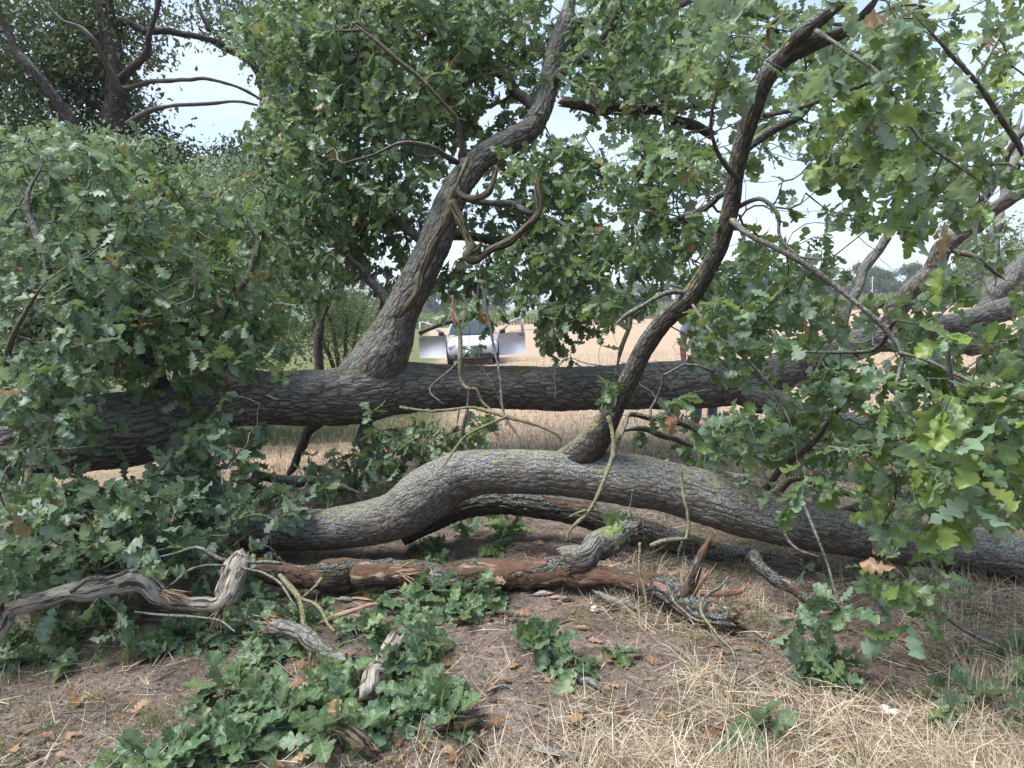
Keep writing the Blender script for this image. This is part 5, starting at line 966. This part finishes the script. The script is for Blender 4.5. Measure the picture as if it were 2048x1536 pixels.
log('bark_slab', [(1050, 1498, 2.62, 3), (1090, 1510, 2.6, 7), (1140, 1522, 2.57, 7), (1180, 1530, 2.55, 3)], 'bark', 'long dark slab of shed bark in the straw at the bottom edge', 'bark piece', 12, .004, 40, .3, (.02, .02), 314)
log('orange_splinter', [(1400, 1192, 3.75, 3), (1440, 1186, 3.8, 6), (1480, 1178, 3.85, 5), (1490, 1170, 3.87, 2)], 'wood', 'orange splinter of heartwood lying right of the broken prong', 'splinter', 10, .003, 40, .3, (.02, .02), 315)
log('orange_splinter', [(640, 1250, 3.7, 2), (680, 1235, 3.7, 5), (730, 1218, 3.72, 4), (750, 1208, 3.73, 2)], 'wood', 'thin reddish splinter under the sprigs below the rotten log', 'splinter', 10, .003, 40, .3, (.02, .02), 316)
log('pale_splinter', [(312, 1358, 3.0, 2), (330, 1352, 3.0, 4), (352, 1342, 3.02, 2)], 'deadwood', 'small pale splinter alone on the soil at lower left', 'splinter', 10, .002, 40, .3, (.01, .01), 317)
# thin sticks
STK = [([(560, 1150, 3.85, 4), (590, 1185, 3.75, 6), (602, 1210, 3.7, 5), (612, 1260, 3.55, 4), (618, 1310, 3.4, 3), (620, 1330, 3.38, 3)], 'lichen', 'yellow-lichened forked twig standing in front of the sprigs at left'),
 ([(600, 1195, 3.72, 4), (630, 1170, 3.75, 4), (645, 1155, 3.8, 5)], 'lichen', 'short thick lichened twig leaning on the forked one'),
 ([(602, 1195, 3.7, 3), (635, 1210, 3.65, 3), (650, 1245, 3.55, 3), (665, 1260, 3.5, 2)], 'lichen', 'grey crooked twig bending right above the broken log'),
 ([(300, 1120, 3.75, 3), (350, 1110, 3.8, 3), (390, 1100, 3.85, 4), (430, 1112, 3.85, 4), (490, 1128, 3.85, 4), (560, 1130, 3.85, 4)], 'bark_thin', 'long thin twig crossing over the grey dead bough'),
 ([(340, 1170, 3.7, 3), (400, 1135, 3.75, 3), (470, 1138, 3.8, 3), (540, 1150, 3.75, 3), (590, 1210, 3.6, 2)], 'bark_thin', 'fine twig running right from the grey dead bough to the splintered log'),
 ([(270, 1225, 3.5, 2), (350, 1232, 3.5, 3), (430, 1240, 3.5, 2), (470, 1262, 3.42, 2)], 'bark_thin', 'fine dark twig under the grey dead bough'),
 ([(1462, 1150, 3.7, 2), (1400, 1210, 3.5, 3), (1430, 1260, 3.3, 3), (1470, 1310, 3.15, 3), (1468, 1390, 2.98, 3)], 'bark_thin', 'thin bowed twig standing in the straw in front of the rotten log end'),
 ([(1330, 1150, 3.65, 2), (1345, 1200, 3.55, 3), (1385, 1235, 3.45, 3), (1440, 1250, 3.35, 2)], 'bark_thin', 'thin looping twig crossing the right end of the rotten log'),
 ([(1560, 1020, 3.7, 2), (1572, 1070, 3.6, 3), (1600, 1100, 3.5, 3), (1640, 1115, 3.4, 2)], 'bark_thin', 'slim bent twig hanging across the nearer trunk'),
 ([(970, 1385, 3.0, 3), (1010, 1370, 3.05, 3), (1050, 1400, 2.95, 2)], 'bark_thin', 'small dry twig on bare soil left of the bark slab'),
 ([(1195, 1440, 2.8, 2), (1210, 1480, 2.68, 3), (1225, 1540, 2.52, 2)], 'bark_thin', 'dry twig in the straw near the bottom middle'),
 ([(890, 1520, 2.6, 3), (930, 1490, 2.66, 4), (975, 1462, 2.72, 3)], 'bark_thin', 'grey stick crossing the greenish fragment at the bottom'),
 ([(820, 1410, 2.95, 2), (850, 1365, 3.05, 3), (870, 1330, 3.15, 2)], 'bark_thin', 'thin grey twig leaning among the middle sprigs'),
 ([(210, 1520, 2.6, 2), (250, 1480, 2.7, 3), (280, 1455, 2.76, 2)], 'straw', 'single long straw-coloured stalk on soil at bottom left')]
for i, (P_, m_, lab) in enumerate(STK): log('twig', P_, m_ if m_ != 'straw' else 'deadwood', lab, 'twig', 6, .001, 60, .2, (0, 0), 330+i, .03, snap=False)
log('snapped_tip', [(905, 600, 5.15, 2), (912, 625, 5.15, 5), (916, 650, 5.15, 5)], 'wood', 'pale snapped wood', None, 8, .002, 60, .2, (.01, 0), 350, .02, snap=False)[0]

_st = [o for o in COL.objects if o.name.startswith('snapped_tip')][0]; child(_st, oak)

# ------------------------------------------------------------------ leafy sprigs on the ground
def sprig(x, y, ntw, reach, hgt, label, leaf=.14, pal=0, nl=7, seed=0, name='oak_sprig', group='broken leafy sprigs on the ground'):
    rs = np.random.default_rng(seed+500); c = GP(x, y); c[2] = gh(c[0], c[1]); root = empty(name, c, label, 'leafy sprig', group)
    mb = MB(); LV = Leaves(); ax = rs.random()*6.3
    st0 = np.array([0, 0, .02]); st1 = np.array([math.cos(ax), math.sin(ax), 0])*reach*.9
    for k in range(ntw):
        hgt_s = hgt*.75; u_ = rs.uniform(-1, 1)*reach*1.25; sx_ = rs.normal()*reach*.4; bx_ = np.array([math.cos(ax)*u_*.75, math.sin(ax)*u_*.75, .02]); tip = np.array([math.cos(ax)*u_-math.sin(ax)*sx_, math.sin(ax)*u_+math.cos(ax)*sx_, hgt_s*rs.uniform(.1, .95)]); b = bx_
        md = (b+tip)/2+np.array([0, 0, .02])+rs.normal(size=3)*.015; q = catmull(np.array([b, md, tip]), .03); mb.tube(q, np.linspace(.0035, .0014, len(q)), 5)
        t = norm(tip-md); n = nl+4+rs.integers(-2, 3); hgt_ = 0
        e = norm(rng.normal(size=(n, 3))); e = norm(e-(e@t)[:, None]*t); p = tip-t*(rng.random(n)**2*.08)[:, None]; aa = norm(t*rng.uniform(.0, 1, n)[:, None]+e*rng.uniform(.6, 1.2, n)[:, None]+np.array([0, 0, -.1]))
        nr = norm(np.array([0, -.25, 1.0])+rng.normal(size=(n, 3))*.42); sz = leaf*rng.uniform(.6, 1.2, n); ti = p+aa*sz[:, None]; fix = np.where(ti[:, 2] < .01, (.015-ti[:, 2])/sz, 0); aa[:, 2] += fix
        LV.add(0, p, aa, nr, sz, tints(n, pal))
    q = catmull(np.array([-1.1*st1, -.4*st1+np.array([0, .02, .01]), .5*st1+np.array([.01, -.02, .015]), 1.1*st1]), .03)+np.array([0, 0, .018]); mb.tube(q, np.linspace(.006, .002, len(q)), 6)
    mb.build('stem', M['bark_thin'], root, True); LV.build('leaves', M['leaf_blue'], root)
SPR = [(470, 1400, 5, .16, .13, 'grey-green sprig, leftmost of the big ones at the bottom'), (600, 1400, 7, .2, .16, 'large grey-green sprig left of the stubby weathered stick'), (530, 1455, 6, .18, .12, 'grey-green sprig below the two largest, near the bottom edge'), (660, 1475, 6, .18, .12, 'leafy sprig drooping over the rotten knot at the bottom'),
 (430, 1525, 5, .18, .1, 'leafy sprig cut by the bottom edge, left of the rotten knot'), (330, 1540, 4, .15, .09, 'small sprig cut by the bottom edge at lower left'), (800, 1345, 7, .2, .15, 'leafy sprig right beside the stubby weathered stick'), (880, 1330, 5, .15, .14, 'blue-green sprig right of the weathered stick'), (840, 1430, 6, .18, .13, 'leafy sprig left of the yellowish wood fragment'), (900, 1425, 4, .12, .1, 'upright sprig just behind the yellowish wood fragment'),
 (740, 1275, 6, .22, .12, 'sprig lying behind the stubby weathered stick'), (900, 1215, 8, .2, .2, 'dense dark sprig in front of the long rotten log'), (950, 1230, 5, .14, .14, 'dark sprig at the right of the dense one by the log'), (1085, 1320, 3, .09, .26, 'upright seedling-like sprig alone on bare soil in the middle'), (1150, 1340, 2, .08, .06, 'dark low sprig right of the upright one'),
 (1525, 1478, 2, .07, .05, 'single small sprig on the straw, bottom right of centre'), (1940, 1400, 7, .2, .12, 'dark sprig half sunk in straw near the right edge'), (2040, 1330, 4, .14, .12, 'dark sprig cut by the right edge'), (1660, 1375, 4, .13, .12, 'dark hanging sprig touching the straw below the right boughs'), (640, 1215, 7, .25, .12, 'dark leafy sprig beneath the forked lichened twig'),
 (330, 1290, 5, .2, .12, 'dark sprig on soil below the grey dead bough'), (200, 1290, 6, .22, .14, 'dark sprig under the middle of the grey dead bough'), (110, 1270, 5, .2, .14, 'dark sprig under the torn left end of the dead bough'), (430, 1265, 6, .2, .12, 'sprig below the bend of the dead bough'), (550, 1230, 5, .2, .1, 'sprig behind the splintered log end'),
 (1000, 1085, 8, .25, .12, 'bright leafy sprig on the ground seen through the trunk arch'), (880, 1105, 6, .2, .1, 'sprig beneath the foot of the arching trunk'), (60, 1190, 6, .25, .2, 'leafy sprig above the torn end of the dead bough'), (560, 1330, 5, .17, .08, 'low dark sprig just above the two largest at the bottom'), (700, 1360, 5, .16, .1, 'sprig squeezed between the big left sprig and the stubby stick'), (980, 1180, 4, .14, .1, 'dark sprig touching the front of the rotten log near its middle'), (830, 1230, 6, .2, .1, 'dark sprig between the rotten log and the stubby stick'), (480, 1210, 6, .2, .12, 'dark sprig right of the bend of the dead bough'), (60, 1310, 4, .16, .08, 'low sprig on soil at the far left edge'), (260, 1240, 6, .25, .14, 'dark sprig close under the arch of the dead bough'), (700, 1180, 5, .18, .1, 'sprig against the left part of the rotten log'),
 (1230, 1300, 2, .06, .03, 'tiny green sprig on soil right of centre')]
for i, (x, y, n, rc, hg, lab) in enumerate(SPR): sprig(x, y, n, rc, hg, lab, pal=0 if y > 1150 and i not in (25,) else 2 if i == 25 else 3, seed=i, leaf=.132 if y > 1300 else .11)

# ------------------------------------------------------------------ straw, stubble, grass, weeds, litter
def blades(name, P, L_, lean, width, bend, mat, tint, label, cat=None, az=None):
    n = len(P); az = rng.random(n)*6.3 if az is None else az; ca, sa = np.cos(az), np.sin(az); w2 = rng.random(n)*3.14
    sd = np.stack([-sa*np.cos(w2)*1, ca*np.cos(w2), np.sin(w2)*.6], 1); sd = norm(sd)
    V = []
    for j, t in enumerate((0, .4, .75, 1.0)):
        th = lean+bend*t; z = np.cos(th)*L_*t; h = np.sin(th)*L_*t; c = P+np.stack([ca*h, sa*h, z], 1); wd = (width*(1-.75*t**2))[:, None]*.5
        V += [c-sd*wd, c+sd*wd]
    V = np.stack(V, 1).reshape(-1, 3); tf = np.array([(0, 1, 3, 2), (2, 3, 5, 4), (4, 5, 7, 6)]); f = (tf[None]+(np.arange(n)*8)[:, None, None]).reshape(-1, 4)
    V[:, 2] = np.maximum(V[:, 2], np.repeat(P[:, 2], 8)-.002)
    return tag(mesh(name, V, f, mat, attrs={'tint': np.repeat(tint, 8, 0)}), label, cat, kind='stuff')
def scatter(n, x0, x1, y0, y1, pw=1.6):
    y = y0+(y1-y0)*rng.random(n)**pw; x = rng.uniform(-1, 1, n)*(.95*y+1.3); m = (x > x0) & (x < x1); x, y = x[m], y[m]; return np.stack([x, y, gh(x, y)], 1)
def zone(p): return 1.25*fbm(p*np.array([1.3, 1.3, 0])+3.1, 3, 77)+.75*p[:, 0]-.10-.3*np.clip(p[:, 1]-2.8, 0, 1.2)
P = scatter(280000, -7, 11, 1.9, 9); z = zone(P); cl = fbm(P*np.array([4, 4, 0]), 3, 91); k = rng.random(len(P)) < np.clip(.10+.62*(z-.25)+.35*cl, .05, 1); P = P[k]; z = z[k]; n = len(P)
P[:, 2] += rng.random(n)**1.6*.07*np.clip(z+.2, 0, 1)*np.clip(.6+fbm(P*np.array([4, 4, 0]), 3, 91), 0, 1.5)
t = np.stack([rng.beta(1.5, 1.5, n), (rng.random(n) < .4)*rng.random(n), np.zeros(n)], 1)
blades('straw', P, rng.uniform(.04, .20, n), rng.uniform(1.15, 1.6, n), rng.uniform(.0013, .0032, n), rng.uniform(-.3, .35, n), M['straw'], t, 'pale dry straw strewn over the ground', 'straw')
P = scatter(80000, -1, 11, 2.0, 8.5, 1.3); z = zone(P); P = P[(rng.random(len(P)) < np.clip((z-.35)*.9, 0, 1)) & (fbm(P*np.array([3.5, 3.5, 0]), 2, 4) > -.15)]; n = len(P)
t = np.stack([rng.beta(1.5, 1.5, n), (rng.random(n) < .3)*rng.random(n), np.zeros(n)], 1)
blades('standing_stubble', P, rng.uniform(.06, .19, n), rng.normal(size=n)*.35, rng.uniform(.002, .0045, n), rng.normal(size=n)*.4, M['straw'], t, 'standing dry stubble stalks on the right', 'stubble')
P = scatter(60000, -4, 14, 7.5, 26, 1.5); P[:, 1] = np.round(P[:, 1]/.28)*.28+rng.normal(size=len(P))*.04; n = len(P); t = np.stack([rng.random(n)*.7, (rng.random(n) < .5)*rng.random(n), np.zeros(n)], 1)
blades('field_stubble', P, rng.uniform(.05, .14, n), rng.normal(size=n)*.6, rng.uniform(.006, .012, n), rng.normal(size=n)*.3, M['straw'], t, 'rows of cut stubble across the harvested field behind the trunks', 'stubble')
P = scatter(90000, -7, 4, 1.9, 8); z = zone(P); gm = fbm(P*np.array([2.6, 2.6, 0]), 3, 55); P = P[(rng.random(len(P)) < np.clip(.9*(gm+.05)-.55*np.clip(z, 0, 2), 0, 1))]; n = len(P)
t = np.stack([rng.random(n), (rng.random(n) < .3)*rng.random(n), np.zeros(n)], 1)
blades('short_grass', P, rng.uniform(.015, .065, n), rng.normal(size=n)*.6, rng.uniform(.0018, .0035, n), rng.normal(size=n)*.6, M['grass'], t, 'short sparse green grass on the bare soil', 'grass')
# drier grass tufts
T = scatter(150, -4, 3, 2.2, 5.5, 1.2); m_ = rng.integers(40, 110, len(T)); P = np.repeat(T, m_, 0)+rng.normal(size=(m_.sum(), 3))*np.array([.035, .035, 0]); n = len(P); t = np.stack([rng.random(n), .3+.6*rng.random(n), np.zeros(n)], 1)
blades('grass_tufts', P, rng.uniform(.05, .13, n), rng.normal(size=n)*.55, rng.uniform(.0015, .003, n), rng.normal(size=n)*.7, M['grass'], t, 'dry yellowing grass tufts scattered over the soil', 'grass tufts')
def flat(name, n, size, mat, label, pal, brown, cat, x0=-7, x1=9, dens=None, up=.35, y1=8.0):
    P = scatter(n, x0, x1, 1.9, y1)
    if dens is not None: P = P[dens(P)]
    n = len(P); a = rng.random(n)*6.3; P[:, 2] += .004+rng.random(n)*.012; ax = np.stack([np.cos(a), np.sin(a), rng.uniform(-.1, up, n)], 1); nr = norm(np.array([0, 0, 1])+rng.normal(size=(n, 3))*.35)
    ti = tints(n, pal); ti[:, 2] = 1.0 if brown else 0; LV = Leaves(); LV.add(1 if size > .04 else 3, P, ax, nr, size*rng.uniform(.5, 1.3, n), ti); o = LV.build(name, mat); tag(o, label, cat, kind='stuff')
flat('leaf_litter', 1500, .06, M['leaf'], 'scattered brown dead leaves and leaf scraps on the ground', 0, True, 'leaf litter')
flat('wood_chips', 26000, .016, M['leaf'], 'small brown chips and crumbs of bark over the soil', 0, True, 'wood chips')
flat('low_weeds', 30000, .02, M['leaf_shrub'], 'tiny green weeds creeping over the bare soil', 1, False, 'weeds', -7, 3.5, lambda P: (rng.random(len(P)) < np.clip(1.5*(fbm(P*np.array([2.6, 2.6, 0]), 3, 55)-.02)-.4*np.clip(zone(P), 0, 2), 0, 1)), .8)
P = scatter(110000, -6, 7, 1.9, 6.5); P = P[rng.random(len(P)) < (.45+.55*np.clip(zone(P), 0, 1))*np.clip(.5+.7*fbm(P*np.array([5, 5, 0]), 3, 19), 0, 1)]; n = len(P); t = np.stack([rng.beta(1.2, 1.6, n), (rng.random(n) < .55)*rng.random(n), np.zeros(n)], 1)
blades('straw_bits', P, rng.uniform(.008, .045, n), rng.uniform(1.2, 1.6, n), rng.uniform(.001, .0026, n), rng.uniform(-.3, .35, n), M['straw'], t, 'short broken bits of straw over the soil', 'straw bits')
# twig litter and rooted straw tufts
def twig_litter():
    P = scatter(1500, -5, 6, 2.0, 7); mb = MB()
    for c in P:
        a = rng.random()*6.3; l = rng.uniform(.04, .28)**1.2; d = np.array([math.cos(a), math.sin(a), rng.uniform(-.02, .12)]); q = np.array([c+np.array([0, 0, .004]), c+d*l*.5+rng.normal(size=3)*.012*np.array([1, 1, .3])+np.array([0, 0, .006]), c+d*l+np.array([0, 0, .004])]); r_ = rng.uniform(.001, .0035); mb.tube(q, [r_, r_*.9, r_*.4], 4, cap=False)
    tag(mb.build('twig_litter', M['bark_thin'], None, True), 'small dry twigs littering the ground', 'twig litter', kind='stuff')
twig_litter()
T = scatter(1500, -2, 8, 2.1, 6.5, 1.3); T = T[zone(T) > .55]; m_ = rng.integers(14, 46, len(T)); P = np.repeat(T, m_, 0)+rng.normal(size=(m_.sum(), 3))*np.array([.022, .022, 0]); n = len(P); t = np.stack([rng.beta(1.5, 1.5, n), (rng.random(n) < .3)*rng.random(n), np.zeros(n)], 1); ldir = np.repeat(rng.random(len(T))*6.3, m_)
blades('straw_tufts', P, rng.uniform(.07, .24, n), rng.normal(size=n)*.35+.45, rng.uniform(.0014, .003, n), rng.uniform(0, 1.0, n), M['straw'], t, 'matted and leaning tufts of dead straw on the right', 'straw', az=ldir+rng.normal(size=n)*.9)
# soil clods
def clods():
    P = scatter(5200, -6, 7, 2.0, 6.5); n = len(P); s = rng.uniform(.003, .013, n)*(1+1.2*(rng.random(n) < .05)); ico = np.array([(0, 0, 1), (.9, 0, .3), (.3, .85, .3), (-.7, .5, .3), (-.7, -.5, .3), (.3, -.85, .3), (.7, .5, -.4), (-.3, .85, -.4), (-.9, 0, -.4), (-.3, -.85, -.4), (.7, -.5, -.4)], float)
    f = np.array([(0, 1, 2), (0, 2, 3), (0, 3, 4), (0, 4, 5), (0, 5, 1), (1, 6, 2), (2, 6, 7), (2, 7, 3), (3, 7, 8), (3, 8, 4), (4, 8, 9), (4, 9, 5), (5, 9, 10), (5, 10, 1), (1, 10, 6)])
    v = (ico[None]*(1+rng.normal(size=(n, 11, 1))*.22)*np.array([1, 1, .7]))*s[:, None, None]+P[:, None]; F_ = (f[None]+(np.arange(n)*11)[:, None, None]).reshape(-1, 3)
    tag(mesh('soil_clods', v.reshape(-1, 3), F_, plain('clod', (.09, .07, .06), .95, noise=.5)), 'crumbs of dark brown soil', 'soil', kind='stuff')
clods()
# single leaves that stand out
def single(x, y, d, size, label, brown=True, nrm=(0, -.5, 1), ax=None, group=None, cat='dead leaf', n=1):
    c = W(x, y, d) if d else GP(x, y); 
    if not d: c[2] = gh(c[0], c[1])+.02
    LV = Leaves(); a = norm(np.array([ax or (rng.normal(), rng.normal(), .2)], float).repeat(n, 0)+rng.normal(size=(n, 3))*(.4 if n > 1 else 0)); ti = tints(n, 1); ti[:, 2] = 1.0 if brown else 0; ti[:, 0] = rng.random(n)
    LV.add(0, np.repeat([c], n, 0), a, norm(np.array([nrm], float).repeat(n, 0)+rng.normal(size=(n, 3))*(.6 if n > 1 else .1)), size*rng.uniform(.8, 1.2, n), ti); tag(LV.build('dead_leaf', M['leaf'], loc=c), label, cat, group)
single(1352, 835, 4.9, .13, 'bunch of curled tan leaves hanging by the slanting limb above the nearer trunk', n=4, ax=(0, 0, -1)); single(962, 622, 5.9, .12, 'withered tan leaf bunch hanging in front of the car roof', n=4, ax=(0, 0, -1)); single(170, 788, 4.6, .10, 'rust-coloured leaf caught on the butt of the far trunk', ax=(1, 0, .1)); single(30, 1030, 3.5, .16, 'bleached grey curled leaf near the left edge', ax=(.3, 0, -1))
single(1610, 640, 3.2, .09, 'tan withered leaf hanging among green leaves at right', ax=(.2, 0, -1))
for x, y in ((150, 1385), (260, 1420), (70, 1470), (480, 1330), (1030, 1230), (1300, 1310), (1180, 1500), (1340, 1440), (1460, 1400), (1640, 1490), (1720, 1500), (1130, 1440), (900, 1500), (1010, 1440), (1900, 1470), (580, 1520)):
    single(x, y, None, .085, 'curled brown oak leaf lying loose on the foreground soil or straw', group='loose brown leaves in the foreground')
def lump(name, x, y, s, label, cat, col):
    c = GP(x, y); c[2] = gh(c[0], c[1]); mb = MB(); 
    for k in range(3):
        o_ = rng.normal(size=3)*s*.5; o_[2] = abs(o_[2])+s*.4; u = np.linspace(0, math.pi, 8); v = np.array([(math.sin(a)*math.cos(b), math.sin(a)*math.sin(b), math.cos(a)) for a in u for b in np.arange(10)/10*6.283]); v = v*(1+.3*fbm(v*2+k*5, 3, k)[:, None])*np.array([1, .8, .5])*s+o_+c
        mb.add(v, [np.array([(i*10+j, i*10+(j+1) % 10, (i+1)*10+(j+1) % 10, (i+1)*10+j) for i in range(7) for j in range(10)])])
    tag(mb.build(name, plain(name, col, .8, noise=.25), None, True, loc=c), label, cat)
lump('bracket_fungus', 1778, 1412, .022, 'small white fungus-like lump in the straw at lower right', 'fungus', (.62, .58, .52)); lump('pale_chip', 1192, 1222, .016, 'whitish chip on dark soil below the rotten log', 'chip', (.6, .56, .5)); lump('pale_chip', 668, 1358, .02, 'whitish chip standing behind the large sprig at left', 'chip', (.55, .5, .45))
# an undergrowth of leafy waste behind and beneath the trunks is carried by the fallen oak itself

# ------------------------------------------------------------------ the air
mb = MB(); mb.box((20, 300, 34.5), (900, 740, 71)); hz = mb.build('haze', None)
hm, nt, L = newmat('haze_air'); pv = N(nt, 'ShaderNodeVolumePrincipled', Density=.0004); pv.inputs['Color'].default_value = (.86, .91, 1, 1); pv.inputs['Anisotropy'].default_value = .0
o = N(nt, 'ShaderNodeOutputMaterial'); L(pv.outputs[0], o.inputs['Volume']); hz.data.materials.clear(); hz.data.materials.append(hm); tag(hz, kind='stuff')
